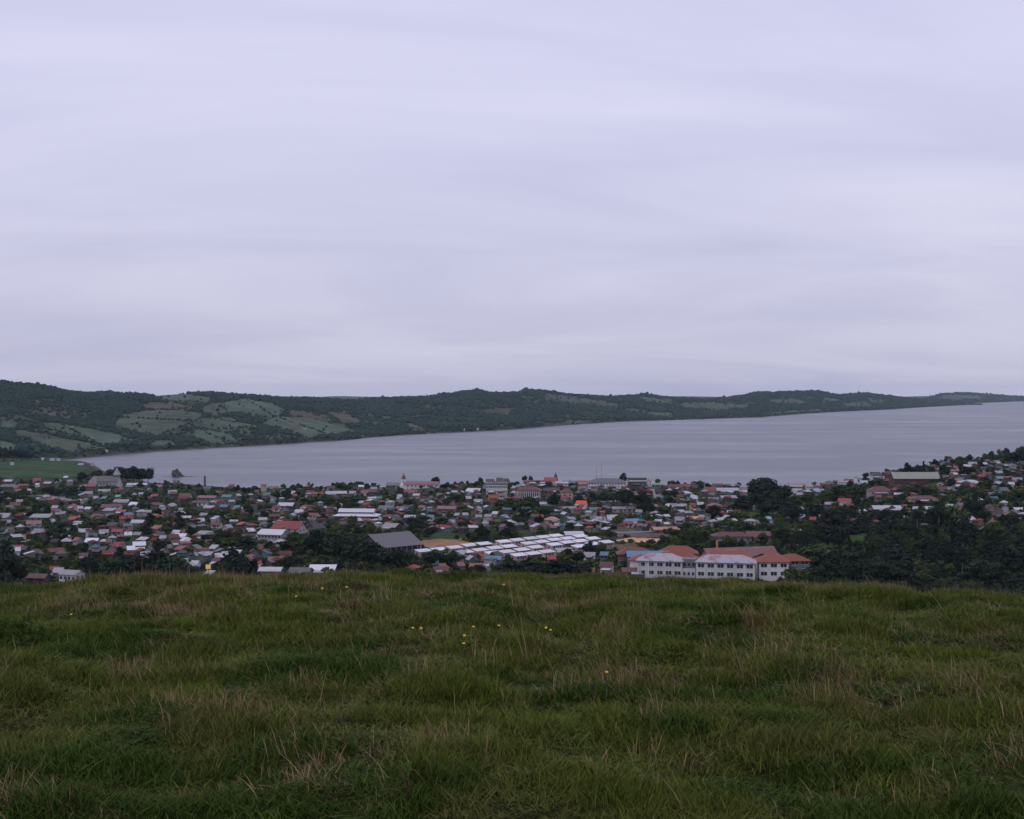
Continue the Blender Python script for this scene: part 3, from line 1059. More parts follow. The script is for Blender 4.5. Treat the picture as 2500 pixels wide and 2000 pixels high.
# px, base row, width, height, angle, roof, wall [, form]
HOUSES = [
    (21, 1181, 20, 10, 0, 'W', 'k'), (92, 1180, 20, 14, 0, 'R', 'g'), (5, 1181, 10, 8, 30, 'R', 'w'), (22, 1195, 36, 14, 0, 'G', 'k'), (58, 1191, 26, 10, 0, 'D', 'n'),
    (92, 1189, 10, 6, 0, 'W', 'w'), (118, 1186, 22, 10, 15, 'G', 'p'), (163, 1171, 18, 9, -30, 'W', 'g'), (143, 1180, 12, 10, 40, 'L', 'b'), (170, 1184, 16, 14, 40, 'X', 'p'),
    (72, 1204, 9, 5, 0, 'W', 'w'), (115, 1219, 20, 8, 0, 'L', 'w'), (123, 1227, 30, 8, 5, 'R', 'n'), (95, 1225, 12, 6, -20, 'L', 'n'), (150, 1224, 22, 10, 25, 'G', 'k'),
    (37, 1243, 30, 18, 20, 'D', 'b'), (48, 1231, 18, 7, 0, 'X', 'g'), (211, 1227, 12, 8, 0, 'T', 't'), (197, 1230, 14, 9, -25, 'W', 'c'), (180, 1245, 26, 16, -25, 'R', 'w', 'hip'),
    (136, 1247, 22, 14, 0, 'L', 't'), (128, 1255, 12, 10, 60, 'R', 'p'), (143, 1256, 14, 8, 0, 'G', 'w'), (195, 1249, 18, 14, 35, 'W', 'w'), (13, 1271, 34, 20, -12, 'L', 'g'),
    (100, 1271, 48, 16, 0, 'L', 'g', 'shed'), (52, 1268, 24, 6, 0, 'L', 'k', 'shed'), (83, 1287, 42, 18, 0, 'P', 'b'), (126, 1281, 10, 12, 60, 'L', 'w'), (156, 1262, 16, 10, -20, 'L', 'g'),
    (182, 1275, 34, 14, -30, 'R', 'k'), (15, 1285, 24, 8, 0, 'L', 'k', 'shed'), (22, 1304, 18, 18, 60, 'G', 'w'), (97, 1309, 38, 20, -25, 'X', 'n'), (205, 1308, 36, 10, 0, 'W', 'g', 'shed'),
    (43, 1349, 34, 16, 15, 'R', 'g'), (40, 1357, 10, 5, 20, 'W', 'w', 'shed'), (86, 1362, 26, 24, 70, 'K', 'g'), (60, 1353, 22, 14, -20, 'K', 'k'), (140, 1356, 34, 10, 0, 'D', 'k'),
    (120, 1377, 48, 18, 10, 'K', 'k'), (205, 1371, 20, 8, 0, 'D', 'k'), (133, 1404, 18, 8, 0, 'R', 'w'), (143, 1412, 14, 6, 0, 'L', 'g', 'shed'), (95, 1425, 55, 11, -10, 'D', 'k'),
    (226, 1333, 36, 22, -8, 'Z', 'p'), (222, 1193, 26, 11, 0, 'R', 'k'), (255, 1204, 32, 9, -5, 'L', 'b'), (217, 1212, 22, 14, 0, 'X', 'p'), (317, 1194, 20, 9, -10, 'T', 'g'),
    (298, 1200, 16, 9, -20, 'R', 'g'), (289, 1219, 15, 7, 0, 'E', 'g'), (256, 1223, 17, 7, 0, 'E', 'k'), (235, 1222, 20, 9, 0, 'L', 'b'), (389, 1192, 16, 10, 20, 'P', 'k'),
    (379, 1218, 24, 10, -20, 'R', 'k'), (421, 1211, 26, 16, 20, 'L', 't'), (296, 1232, 40, 8, 10, 'L', 'g', 'shed'), (328, 1242, 28, 18, -25, 'Z', 't'), (272, 1243, 52, 10, 5, 'D', 'w'),
    (297, 1257, 30, 13, -10, 'R', 'r'), (237, 1268, 38, 16, -10, 'D', 'n', 'hip'), (267, 1254, 34, 7, -15, 'L', 'g', 'shed'), (268, 1268, 24, 14, 0, 'G', 'g'), (313, 1266, 24, 16, 20, 'B', 'b'),
    (216, 1250, 18, 8, 0, 'W', 'g'), (380, 1239, 40, 14, -10, 'D', 'n', 'hip'), (397, 1245, 12, 7, 0, 'L', 'w'), (421, 1241, 26, 14, 15, 'L', 'b', 'hip'), (412, 1262, 40, 14, 5, 'P', 't'),
    (361, 1258, 20, 7, 0, 'L', 'k'), (338, 1284, 36, 16, -10, 'W', 'n'), (313, 1293, 26, 14, 0, 'G', 'p'), (254, 1310, 26, 16, 10, 'X', 'p'), (288, 1307, 32, 14, -10, 'R', 'b'),
    (314, 1303, 12, 12, 80, 'D', 'p'), (337, 1315, 26, 9, 0, 'L', 'n'), (391, 1314, 24, 16, 20, 'K', 't'), (290, 1341, 28, 11, 10, 'R', 'g'), (271, 1361, 18, 24, 75, 'K', 'p'),
    (240, 1352, 54, 18, -10, 'K', 'k'), (340, 1343, 36, 10, 15, 'Z', 'g', 'shed'), (320, 1353, 24, 10, 20, 'Z', 'g', 'shed'), (342, 1355, 26, 12, 5, 'W', 'g'), (363, 1358, 12, 9, 70, 'G', 'w'),
    (385, 1346, 44, 20, -18, 'P', 'w'), (352, 1328, 18, 9, 0, 'L', 'p'), (400, 1324, 18, 8, 0, 'L', 'b'), (453, 1222, 32, 20, 0, 'D', 'c'), (508, 1221, 50, 12, -8, 'P', 't'),
    (490, 1234, 40, 12, 5, 'D', 'w'), (556, 1220, 32, 14, 0, 'T', 't'), (580, 1218, 18, 14, 60, 'L', 'g'), (531, 1232, 30, 12, 0, 'P', 'p'), (549, 1245, 26, 12, -20, 'B', 'r'),
    (580, 1246, 18, 12, -15, 'B', 'g'), (565, 1232, 18, 10, 20, 'L', 't'), (592, 1250, 14, 9, 60, 'L', 'w'), (512, 1247, 30, 12, 0, 'W', 'b'), (442, 1252, 16, 10, 20, 'L', 'w'),
    (486, 1280, 30, 16, 0, 'W', 'b'), (499, 1266, 24, 8, 0, 'L', 'r'), (530, 1290, 30, 16, 0, 'D', 'w'), (555, 1299, 26, 20, 70, 'X', 'p'), (600, 1290, 34, 14, 0, 'K', 'r'),
    (432, 1310, 26, 16, -20, 'W', 'n'), (442, 1319, 34, 14, -10, 'Z', 'p'), (450, 1331, 22, 10, -25, 'Z', 'w', 'shed'), (447, 1308, 12, 12, 80, 'D', 'c'), (498, 1314, 44, 6, 0, 'L', 'k', 'shed'),
    (428, 1336, 24, 14, 0, 'D', 'n'), (491, 1355, 46, 17, 5, 'D', 'w'), (521, 1350, 16, 6, -20, 'W', 'g', 'shed'), (507, 1368, 14, 5, 0, 'L', 'g', 'shed'), (464, 1393, 18, 18, 85, 'L', 'g'),
    (478, 1390, 16, 7, 0, 'W', 'w'), (448, 1383, 16, 9, 0, 'L', 'g'), (530, 1384, 26, 12, 0, 'D', 'k'), (514, 1400, 22, 16, 15, 'Y', 'c'), (509, 1420, 24, 12, -25, 'W', 'w', 'shed'),
    (613, 1372, 28, 16, -20, 'R', 'w', 'hip'), (627, 1390, 18, 18, 30, 'R', 'b'), (577, 1363, 12, 6, 0, 'W', 'w', 'shed'), (700, 1243, 44, 18, -10, 'W', 'k'), (676, 1249, 26, 16, 0, 'D', 'w'),
    (658, 1255, 24, 9, 0, 'P', 'g'), (747, 1245, 30, 11, 0, 'R', 'w', 'hip'), (732, 1257, 26, 9, -5, 'W', 'p'), (765, 1266, 32, 12, 0, 'R', 'w'), (641, 1278, 26, 9, 0, 'W', 't'),
    (688, 1276, 14, 12, 60, 'L', 'p'), (670, 1268, 30, 10, 0, 'D', 'k'), (736, 1300, 36, 12, 0, 'R', 'y', 'hip'), (632, 1306, 16, 15, 20, 'P', 'o'),
    (773, 1307, 44, 32, 55, 'K', 'g'), (793, 1248, 10, 14, 70, 'L', 'b'), (812, 1251, 22, 10, 0, 'G', 'k'), (644, 1200, 16, 20, 20, 'P', 'c'), (668, 1197, 30, 12, 0, 'G', 'k'),
    (650, 1213, 22, 10, 0, 'T', 'g'), (716, 1209, 10, 7, 0, 'W', 'w'), (758, 1210, 24, 14, 0, 'D', 'w'), (784, 1212, 10, 9, 30, 'O', 'o'), (820, 1212, 60, 15, 15, 'W', 'r'),
    (748, 1338, 22, 12, -10, 'L', 'g', 'hip'), (672, 1385, 40, 28, 10, 'P', 'c'), (703, 1366, 20, 10, 0, 'D', 'b'), (787, 1404, 66, 22, 0, 'Z', 'g', 'shed'), (735, 1408, 62, 24, -12, 'G', 'n'),
    (662, 1405, 62, 17, -5, 'W', 'g'), (898, 1208, 36, 14, -5, 'R', 'g'), (880, 1194, 16, 8, 0, 'Z', 'w'), (860, 1209, 20, 9, 0, 'L', 'w'), (885, 1217, 22, 12, -15, 'X', 'p'),
    (923, 1224, 20, 13, 10, 'T', 'b'), (912, 1199, 20, 7, 0, 'L', 'p'), (963, 1190, 38, 14, 0, 'G', 'k'), (1002, 1207, 36, 12, 0, 'O', 'c'), (1018, 1216, 22, 8, -20, 'W', 'g'),
    (975, 1218, 12, 8, 30, 'W', 'w'), (944, 1232, 16, 15, 80, 'G', 'g'), (1024, 1224, 14, 8, 0, 'P', 'n'), (945, 1250, 44, 18, 0, 'G', 'b'), (976, 1249, 26, 9, 0, 'P', 'n'),
    (992, 1246, 20, 14, 15, 'D', 'w'), (1028, 1246, 26, 12, 0, 'P', 'w'), (1049, 1258, 16, 20, 0, 'L', 'b', 'flat'), (1052, 1272, 20, 13, -15, 'B', 'w'), (1002, 1272, 32, 10, 0, 'W', 'k'),
    (948, 1270, 30, 13, 10, 'R', 'c', 'hip'), (882, 1280, 48, 20, 0, 'P', 'n'), (924, 1276, 12, 16, 70, 'L', 'c'), (958, 1296, 54, 22, -35, 'X', 'k'), (1110, 1194, 18, 9, 0, 'R', 'k'),
    (1158, 1208, 44, 18, 0, 'Z', 'r'), (1074, 1215, 18, 11, 0, 'G', 'c'), (1203, 1226, 28, 20, 0, 'O', 'o'), (1228, 1217, 24, 12, 0, 'P', 'w'), (1144, 1234, 13, 24, 10, 'L', 'r', 'shed'),
    (1168, 1231, 24, 9, 0, 'L', 'w'), (1092, 1250, 52, 16, -10, 'P', 'n'), (1082, 1249, 14, 9, 0, 'T', 't'), (1110, 1267, 32, 10, 0, 'L', 'b'), (1135, 1265, 11, 10, 20, 'L', 'b'),
    (1167, 1250, 14, 14, 60, 'L', 'b'), (1170, 1259, 16, 6, 0, 'W', 'g'), (1210, 1263, 14, 6, 0, 'W', 'p'), (1232, 1270, 24, 9, 0, 'B', 'k', 'hip'), (1168, 1271, 18, 7, -5, 'L', 'g'),
    (1193, 1270, 22, 7, 0, 'L', 'g'), (1190, 1280, 24, 8, 0, 'G', 'g'), (1187, 1286, 11, 7, 0, 'L', 'c'), (1105, 1283, 14, 7, 0, 'X', 'w'), (1081, 1297, 20, 10, -5, 'R', 'g'),
    (1231, 1294, 14, 8, 0, 'R', 'w'), (1345, 1184, 36, 20, -8, 'R', 'w'), (1272, 1194, 22, 11, 0, 'L', 'w'), (1305, 1183, 56, 12, 0, 'D', 'p'), (1370, 1186, 36, 10, 8, 'W', 'w'),
    (1383, 1216, 34, 26, 10, 'D', 'c', 'hip'), (1383, 1225, 26, 9, 0, 'P', 'n'), (1345, 1205, 46, 16, 0, 'K', 'k'), (1420, 1243, 32, 22, 0, 'V', 'w'), (1423, 1198, 26, 10, 0, 'T', 'w'),
    (1389, 1250, 42, 13, 0, 'L', 'w'), (1404, 1254, 14, 9, 0, 'L', 'w'), (1327, 1238, 22, 11, -20, 'W', 'p'), (1305, 1225, 20, 6, 0, 'W', 'g'), (1430, 1184, 44, 12, 0, 'R', 'o'),
    (1463, 1190, 36, 9, 0, 'O', 'w'), (1348, 1280, 40, 20, 10, 'N', 'c', 'hip'), (1446, 1252, 22, 9, 0, 'T', 'g'), (1318, 1270, 20, 10, 20, 'R', 'k'), (1432, 1284, 28, 12, -25, 'L', 'k'),
    (1396, 1276, 18, 7, 0, 'L', 'k'), (1464, 1275, 16, 9, 0, 'L', 'w'), (1330, 1293, 34, 10, 0, 'D', 'w'), (1365, 1293, 26, 8, 0, 'L', 'k'), (1408, 1178, 70, 10, 3, 'G', 'k'),
    (1606, 1190, 34, 12, -5, 'E', 'g', 'hip'), (1648, 1198, 42, 18, 0, 'D', 'b'), (1676, 1194, 16, 14, 0, 'R', 'r'), (1674, 1212, 34, 14, 0, 'W', 'b', 'hip'), (1690, 1219, 28, 10, 0, 'W', 'k', 'hip'),
    (1698, 1225, 15, 6, 0, 'W', 'w'), (1520, 1250, 54, 14, -3, 'X', 'p'), (1535, 1238, 28, 8, 0, 'D', 'g'), (1597, 1246, 20, 13, 20, 'L', 'o'), (1642, 1243, 30, 16, 0, 'X', 'y'),
    (1669, 1243, 20, 14, 0, 'L', 'y'), (1690, 1246, 16, 20, 10, 'O', 'y'), (1661, 1259, 24, 10, 25, 'W', 'w'), (1494, 1277, 30, 22, 0, 'W', 'n'), (1542, 1282, 46, 18, 0, 'B', 'w'),
    (1532, 1288, 34, 14, 5, 'R', 'w'), (1561, 1258, 22, 10, -20, 'L', 'k'), (1608, 1283, 22, 13, 0, 'W', 'p'), (1660, 1277, 30, 12, 0, 'X', 'w'), (1692, 1275, 34, 12, 0, 'Y', 'c'),
    (1774, 1205, 56, 16, 0, 'W', 'g'), (1733, 1206, 34, 18, 0, 'O', 'o'), (1812, 1204, 38, 14, 5, 'G', 'k'), (1833, 1202, 14, 14, 0, 'L', 'p'), (1742, 1226, 32, 12, 0, 'B', 'g'),
    (1777, 1222, 44, 14, 0, 'L', 'g'), (1745, 1242, 34, 16, 10, 'P', 'w', 'hip'), (1782, 1259, 13, 7, 0, 'W', 't'), (1700, 1256, 24, 12, 0, 'L', 'b'), (1713, 1271, 10, 8, 0, 'L', 'w'),
    (1726, 1270, 14, 10, 60, 'G', 'w'), (1832, 1281, 36, 14, 0, 'L', 'c', 'hip'), (1874, 1276, 18, 10, 0, 'C', 'w'), (1858, 1277, 12, 8, 30, 'L', 'w'), (1845, 1247, 14, 6, 0, 'L', 'w'),
    (1785, 1322, 96, 28, 0, 'D', 'g', 'hip'), (1790, 1296, 24, 10, 0, 'L', 'n', 'hip'), (1850, 1318, 60, 24, 0, 'D', 'n'), (1938, 1186, 54, 10, 0, 'P', 'g'), (1940, 1193, 36, 9, 0, 'L', 'g'),
    (1945, 1203, 30, 10, 0, 'L', 'w'), (1975, 1195, 18, 14, 0, 'L', 'w'), (1950, 1214, 22, 12, 20, 'L', 'g'), (1966, 1206, 26, 10, 10, 'G', 'p'), (1995, 1204, 18, 9, 0, 'C', 'k'),
    (1993, 1196, 18, 8, 0, 'R', 'w'), (2017, 1189, 28, 10, 0, 'D', 'n'), (2028, 1181, 22, 9, 0, 'G', 'k'), (2072, 1172, 22, 10, 0, 'R', 'k'), (2093, 1180, 18, 18, 40, 'L', 'w'),
    (2058, 1184, 26, 6, 0, 'L', 'w'), (2108, 1186, 20, 14, 0, 'W', 'w'), (2063, 1233, 40, 18, -30, 'R', 'w'), (2030, 1239, 36, 12, 0, 'X', 'n'), (1997, 1244, 16, 8, 0, 'W', 'n'),
    (1965, 1249, 28, 7, 0, 'W', 'k'), (2107, 1256, 22, 14, 0, 'W', 'w', 'hip'), (2007, 1268, 12, 5, 0, 'W', 'g'), (1958, 1270, 18, 8, -20, 'L', 'k'), (2142, 1172, 34, 22, 5, 'K', 'w', 'hip'),
    (2172, 1165, 22, 16, 0, 'D', 'n'), (2147, 1213, 58, 28, 0, 'D', 'p', 'hip'), (2143, 1221, 18, 7, 0, 'R', 'g'), (2163, 1252, 70, 20, 0, 'W', 'k'), (2255, 1230, 70, 22, 0, 'D', 'c', 'hip'),
    (2197, 1272, 34, 17, 65, 'C', 'c'), (2328, 1158, 28, 12, 20, 'R', 'w', 'hip'), (2368, 1186, 54, 16, 0, 'W', 'r', 'hip'), (2391, 1190, 22, 7, 0, 'W', 'g', 'shed'), (2384, 1230, 36, 14, -10, 'W', 'k', 'hip'),
    (2468, 1133, 18, 9, -20, 'W', 'w'), (2497, 1134, 24, 6, 0, 'W', 'g'), (2374, 1139, 24, 10, -15, 'L', 'g'), (2436, 1136, 22, 9, 0, 'L', 'w'), (2450, 1176, 40, 9, 0, 'T', 'g'),
    (2484, 1180, 26, 14, -15, 'X', 'p'), (2449, 1207, 28, 18, 20, 'G', 'b'), (2468, 1191, 11, 7, 0, 'W', 'w'), (2353, 1243, 46, 14, 0, 'G', 'b'), (2338, 1231, 12, 10, 0, 'D', 'c'),
    (2416, 1248, 24, 14, 10, 'G', 'b'), (2355, 1280, 50, 16, 0, 'W', 'w', 'shed'), (2256, 1295, 20, 10, 0, 'G', 'w'), (2265, 1252, 12, 6, 0, 'W', 'w'), (1940, 1310, 36, 10, -25, 'L', 'k', 'shed'),
    (1920, 1275, 22, 9, 10, 'D', 'n'), (1985, 1277, 14, 7, 0, 'R', 'k'), (1010, 1400, 34, 14, 0, 'R', 'k', 'hip'), (1078, 1398, 12, 14, 40, 'P', 'p'), (1122, 1386, 22, 13, 0, 'D', 'p'),
    (1172, 1396, 52, 16, 0, 'P', 'n'), (1160, 1370, 36, 10, 0, 'O', 'n'), (1207, 1377, 42, 14, 0, 'B', 'g'), (1482, 1404, 40, 36, -20, 'D', 'w'), (1440, 1367, 34, 15, 0, 'X', 'w'),
    (1476, 1367, 18, 15, -15, 'B', 'g'), (1378, 1358, 44, 15, 10, 'L', 'g', 'shed'), (1345, 1376, 20, 11, 0, 'R', 'g'), (1438, 1408, 40, 11, 0, 'D', 'k'), (1548, 1407, 62, 14, 0, 'D', 'n'),
    (1402, 1315, 50, 13, 5, 'W', 'g', 'shed'), (1625, 1302, 70, 15, 5, 'N', 'n'), (1080, 1405, 40, 10, 5, 'D', 'g'),
    # small pale sheds round the shore pasture
    (30, 1136, 8, 5, 0, 'L', 'w'), (104, 1124, 8, 6, 20, 'W', 'w'), (128, 1125, 12, 5, 0, 'L', 'w'), (143, 1125, 10, 4, 0, 'X', 'w'), (198, 1139, 14, 5, 0, 'W', 'g'), (225, 1138, 7, 5, 0, 'G', 'w'),
]
for e in HOUSES:
    px, row, w, hh, a, rk, wk = e[:7]
    form = e[7] if len(e) > 7 else 'gable'
    if abs(a) < 6 and w < 48 and row > 1195:
        a = a + R.choice([-1, 1]) * R.uniform(8, 24)
    building('house', px, row, w, hh, a, rk, wk, form)
HOUSE_N = len(BUILT)

LAND = []     # landmarks: (x, y, phrase)


def landmark(root, phrase):
    LAND.append((root.location.x, root.location.y, phrase))


# ---- row houses: low pale blocks in four stepped rows
ROWS = [
    [(1034, 1350), (1072, 1346), (1110, 1341), (1147, 1337), (1182, 1332), (1230, 1327), (1263, 1323), (1296, 1319), (1327, 1315), (1357, 1311)],
    [(1136, 1353), (1173, 1348), (1208, 1343), (1243, 1338.5), (1291, 1331), (1323, 1327), (1354, 1322), (1386, 1318.5), (1417, 1313)],
    [(1204, 1357), (1238, 1352), (1274, 1347.5), (1308, 1342.5), (1354, 1334.5), (1385, 1330), (1417, 1325), (1447, 1319.6)],
    [(1267, 1362), (1302, 1357), (1335, 1351.6), (1415, 1338.5), (1447, 1333.6), (1480, 1328)],
]
ORD = ['back', 'second', 'third', 'front']
ORDN = ['first', 'second', 'third', 'fourth', 'fifth', 'sixth', 'seventh', 'eighth', 'ninth', 'tenth']
rowmesh = {}
rl, rd_, rh = 7.7, 3.6, 2.3
v, f = wall_vf(rl, rd_, rh, 0.75, 'shed')
rowmesh['wall'] = [pydata('row_wall', v, f, WALL[k]) for k in ('p', 'n', 'c')]
v, f = roof_vf(rl, rd_, rh, 0.75, 'shed', 0.2, 0.12)
rowmesh['roof'] = pydata('row_roof', v, f, ROOF['Z'])
first_row = None
for ri, rw in enumerate(ROWS):
    for i, (px, py) in enumerate(rw):
        x, y, z = ground(px, py + 9)
        root = empty('row_house', (x, y, z), math.radians(44))
        mesh_obj('wall', rowmesh['wall'][(i + ri) % 3], root)
        mesh_obj('roof', rowmesh['roof'], root)
        for wx in (-2.1, -0.4, 2.1):
            part_box('window', root, (wx, -rd_ / 2 - 0.02, 1.5), (0.9, 0.08, 0.9), GLASS)
        part_box('door', root, (0.85, -rd_ / 2 - 0.02, 0.95), (0.8, 0.08, 1.9), DOOR)
        part_box('window', root, (-rl / 2 - 0.02, 0, 1.5), (0.08, 0.9, 0.9), GLASS)
        tag(root, 'low row house with bright white roof, %s from the gym end of the %s row' % (ORDN[i], ORD[ri]), 'house', 'white roofed row houses on bare earth')
        OCC.append((px, py + 8, 34))
        if (ri, i) == (1, 4):
            landmark(root, 'the white row houses')

# ---- gym hall
root, L, D, h, hr, mpp = building('gym_hall', 950, 1352, 156, 62, 42, 'G', 'k', 'gable', ratio=0.85, rf=0.5, wins=0, ov=1.2)
for i in range(7):
    part_box('pilaster', root, (-L / 2 + L * (i + 0.5) / 7, -D / 2 - 0.12, h * 0.5), (0.45, 0.25, h * 0.94), WALL['s'])
    if i < 6:
        part_box('window', root, (-L / 2 + L * (i + 1) / 7, -D / 2 - 0.03, h * 0.72), (L / 7 - 0.9, 0.1, h * 0.35), GLASS)
tag(root, 'big gym hall with broad grey roof and dark walls among dark trees', 'hall')
landmark(root, 'the grey gym hall')
root, *_ = building('annex', 1014, 1351, 32, 17, 0, 'P', 'w', 'flat', wins=3)
tag(root, 'small flat roofed white annex in front of the grey gym hall', 'building')

# ---- market hall with raised clerestory
x, y, z = ground(872, 1276)
m = y / F
root = empty('market_hall', (x, y, z), math.radians(-6))
L, D = 104 * m, 13.0
v, f = wall_vf(L, D, 4.2, 0, 'flat')
mesh_obj('wall', pydata('wall', v, f, WALL['k']), root)
v, f = roof_vf(L, D, 4.2, 2.2, 'hip', 0.7)
mesh_obj('lower_roof', pydata('lower_roof', v, f, ROOF['Z']), root)
L2, D2 = L * 0.82, 6.0
v, f = wall_vf(L2, D2, 6.6, 1.6, 'gable', -4.6)
mesh_obj('clerestory', pydata('clerestory', v, f, TRIM), root)
for i in range(9):
    part_box('window', root, (-L2 / 2 + L2 * (i + 0.5) / 9, -D2 / 2 - 0.04, 5.9), (L2 / 9 - 0.12, 0.1, 1.0), GLASS)
part_box('window', root, (L2 / 2 + 0.04, 0, 6.4), (0.1, 3.2, 1.6), DOOR)
v, f = roof_vf(L2, D2, 6.6, 1.6, 'gable', 0.5)
mesh_obj('upper_roof', pydata('upper_roof', v, f, ROOF['Z']), root)
add_windows(root, L, D, 4.2, 8, 1)
tag(root, 'long hall with white two tier roof and dark clerestory window band', 'hall')
landmark(root, 'the clerestory hall')
OCC.append((872, 1272, 105))

# ---- red roofed hall with white gable and the brick hall before it
root, L, D, h, hr, mpp = building('gabled_hall', 706, 1303, 86, 36, -18, 'R', 'w', 'gable', rf=0.5, ov=0.7)
tag(root, 'large hall with bright red roof and white gable with round windows', 'hall')
landmark(root, 'the red gabled hall')
root, L, D, h, hr, mpp = building('brick_hall', 668, 1327, 78, 40, -18, 'Z', 's', 'gable', rf=0.3, wins=7, storeys=2)
tag(root, 'two storey grey brick hall with white zinc roof below red gabled hall', 'hall')
landmark(root, 'the grey brick hall')

# ---- white near house with gable windows
root, L, D, h, hr, mpp = building('gabled_house', 176, 1420, 66, 33, -24, 'L', 'w', 'gable', rf=0.3, wins=4)
tag(root, 'white house with pale roof just beyond the meadow edge, three gable windows', 'house')
landmark(root, 'the meadow edge')
LAND.append((ground(600, 1400)[0], ground(600, 1400)[1], 'the foot of the meadow'))

# ---- shingled church with square tower and spire
x, y, z = ground(258, 1187)
m = y / F
root = empty('church', (x, y, z), math.radians(4))
L, D = 60 * m, 11.0
v, f = wall_vf(L, D, 5.0, 4.6, 'gable')
mesh_obj('nave', pydata('nave', v, f, WALL['s']), root)
v, f = roof_vf(L, D, 5.0, 4.6, 'gable', 0.4)
mesh_obj('roof', pydata('roof', v, f, ROOF['G']), root)


def prism(name, parent, loc, secs, mat, n=4, rot=math.pi / 4):
    """stacked sections (radius, z); last radius 0 makes a spire"""
    v, f = [], []
    for r_, z_ in secs:
        for k in range(n):
            a = rot + 2 * math.pi * k / n
            v.append((r_ * math.cos(a), r_ * math.sin(a), z_))
    for s in range(len(secs) - 1):
        for k in range(n):
            f.append((s * n + k, s * n + (k + 1) % n, (s + 1) * n + (k + 1) % n, (s + 1) * n + k))
    f.append(tuple(range((len(secs) - 1) * n, len(secs) * n)))
    f.append(tuple(reversed(range(n))))
    o = mesh_obj(name, pydata(name, v, f, mat), parent)
    o.location = loc
    return o


prism('tower', root, (L / 2 - 1.0, -1.0, 0), [(7.0, -1), (6.4, 1.5), (4.2, 6.2), (3.3, 6.6), (3.3, 11.2)], WALL['s'])
prism('spire', root, (L / 2 - 1.0, -1.0, 0), [(3.9, 11.2), (3.6, 11.6), (2.2, 14.0), (0.05, 18.6)], ROOF['L'], 8, 0.39)
for yy in (-1.6, 0, 1.6):
    part_box('window', root, (L / 2 - 1.0 + yy, -3.4, 9.2), (0.7, 0.12, 1.6), GLASS)
for i in range(5):
    part_box('window', root, (-L / 2 + 2 + i * 3.0, -D / 2 - 0.03, 2.8), (1.0, 0.1, 1.8), GLASS)
v, f = wall_vf(8.5, 8, 5.0, 4.0, 'gable')
o = mesh_obj('transept', pydata('transept', v, f, WALL['s']), root)
o.location = (-L / 2 + 1, -2, 0)
o.rotation_euler = (0, 0, math.radians(90))
root.scale = (1, 1, 0.95)
tag(root, 'weathered grey shingle church with flared tower and spire by shore trees', 'church')
landmark(root, 'the shingled church')
OCC.append((258, 1183, 90))

# ---- white church with dark red spire
x, y, z = ground(1030, 1192)
m = y / F
root = empty('church', (x, y, z), math.radians(-3))
L, D = 84 * m, 11.0
v, f = wall_vf(L, D, 5.2, 3.0, 'gable')
mesh_obj('nave', pydata('nave', v, f, WALL['w']), root)
v, f = roof_vf(L, D, 5.2, 3.0, 'gable', 0.6)
mesh_obj('roof', pydata('roof', v, f, ROOF['P']), root)
tx = -L / 2 - 1.0
prism('tower', root, (tx, 0, 0), [(4.4, -1), (4.2, 3.5), (3.0, 5.5), (2.7, 9.5), (2.2, 9.9), (2.1, 11.5)], WALL['w'])
prism('spire', root, (tx, 0, 0), [(2.5, 11.5), (2.0, 12.2), (1.2, 14.5), (0.04, 18.6)], ROOF['D'], 8, 0.39)
for zz in (4.2, 8.0):
    part_box('window', root, (tx, -2.12, zz), (0.9, 0.16, 1.5), GLASS)
for i in range(8):
    part_box('window', root, (-L / 2 + 3.2 + i * (L - 5) / 7, -D / 2 - 0.03, 2.9), (1.1, 0.1, 2.0), GLASS)
root.scale = (1, 1, 0.68)
tag(root, 'white church with slim white tower, dark red spire and red nave roof', 'church')
landmark(root, 'the white church')
OCC.append((1030, 1190, 90))

# ---- brick chimney stack standing at the water
x, y, z = ground(500, 1196)
root = empty('chimney_stack', (x, y, z))
prism('base', root, (0, 0, 0), [(2.0, -1), (2.0, 3.0)], BRICK, 4)
prism('shaft', root, (0, 0, 0), [(1.25, 3.0), (0.9, 12.2)], BRICK, 12, 0)
prism('rim', root, (0, 0, 0), [(1.12, 12.2), (1.12, 12.9)], BRICK, 12, 0)
tag(root, 'lone brick factory chimney standing up against the bay', 'chimney')
landmark(root, 'the lone brick chimney')

# ---- white apartment block, several storeys, stepped roofline
x, y, z = ground(1213, 1206)
m = y / F
root = empty('apartment_block', (x, y, z), 0)
L, D, Hh = 52 * m, 11.0, 7.2
v, f = wall_vf(L, D, Hh, 0, 'flat')
mesh_obj('wall', pydata('wall', v, f, WALL['w']), root)
v, f = roof_vf(L, D, Hh, 0, 'flat')
mesh_obj('roof', pydata('roof', v, f, ROOF['G']), root)
add_windows(root, L, D, Hh, 10, 2, size=(1.0, 1.2))
for cx_, w_, h_ in ((-5.2, 6.5, 3.6), (2.0, 5.0, 4.6), (7.0, 4.5, 4.0)):
    o = part_box('penthouse', root, (cx_, 2.5, Hh + 0.45 + h_ / 2 + 0.003), (w_, 5.0, h_), WALL['g'])
for i in range(8):
    part_box('roof_post', root, (-L / 2 + 0.6 + i * (L - 1.2) / 7, -D / 2 + 0.5, Hh + 1.2), (0.25, 0.25, 1.5), WALL['w'])
part_box('roof_beam', root, (0, -D / 2 + 0.5, Hh + 2.05), (L, 0.3, 0.25), WALL['w'])
tag(root, 'white apartment block with rows of small dark windows and stepped grey top', 'building')
landmark(root, 'the white apartment block')

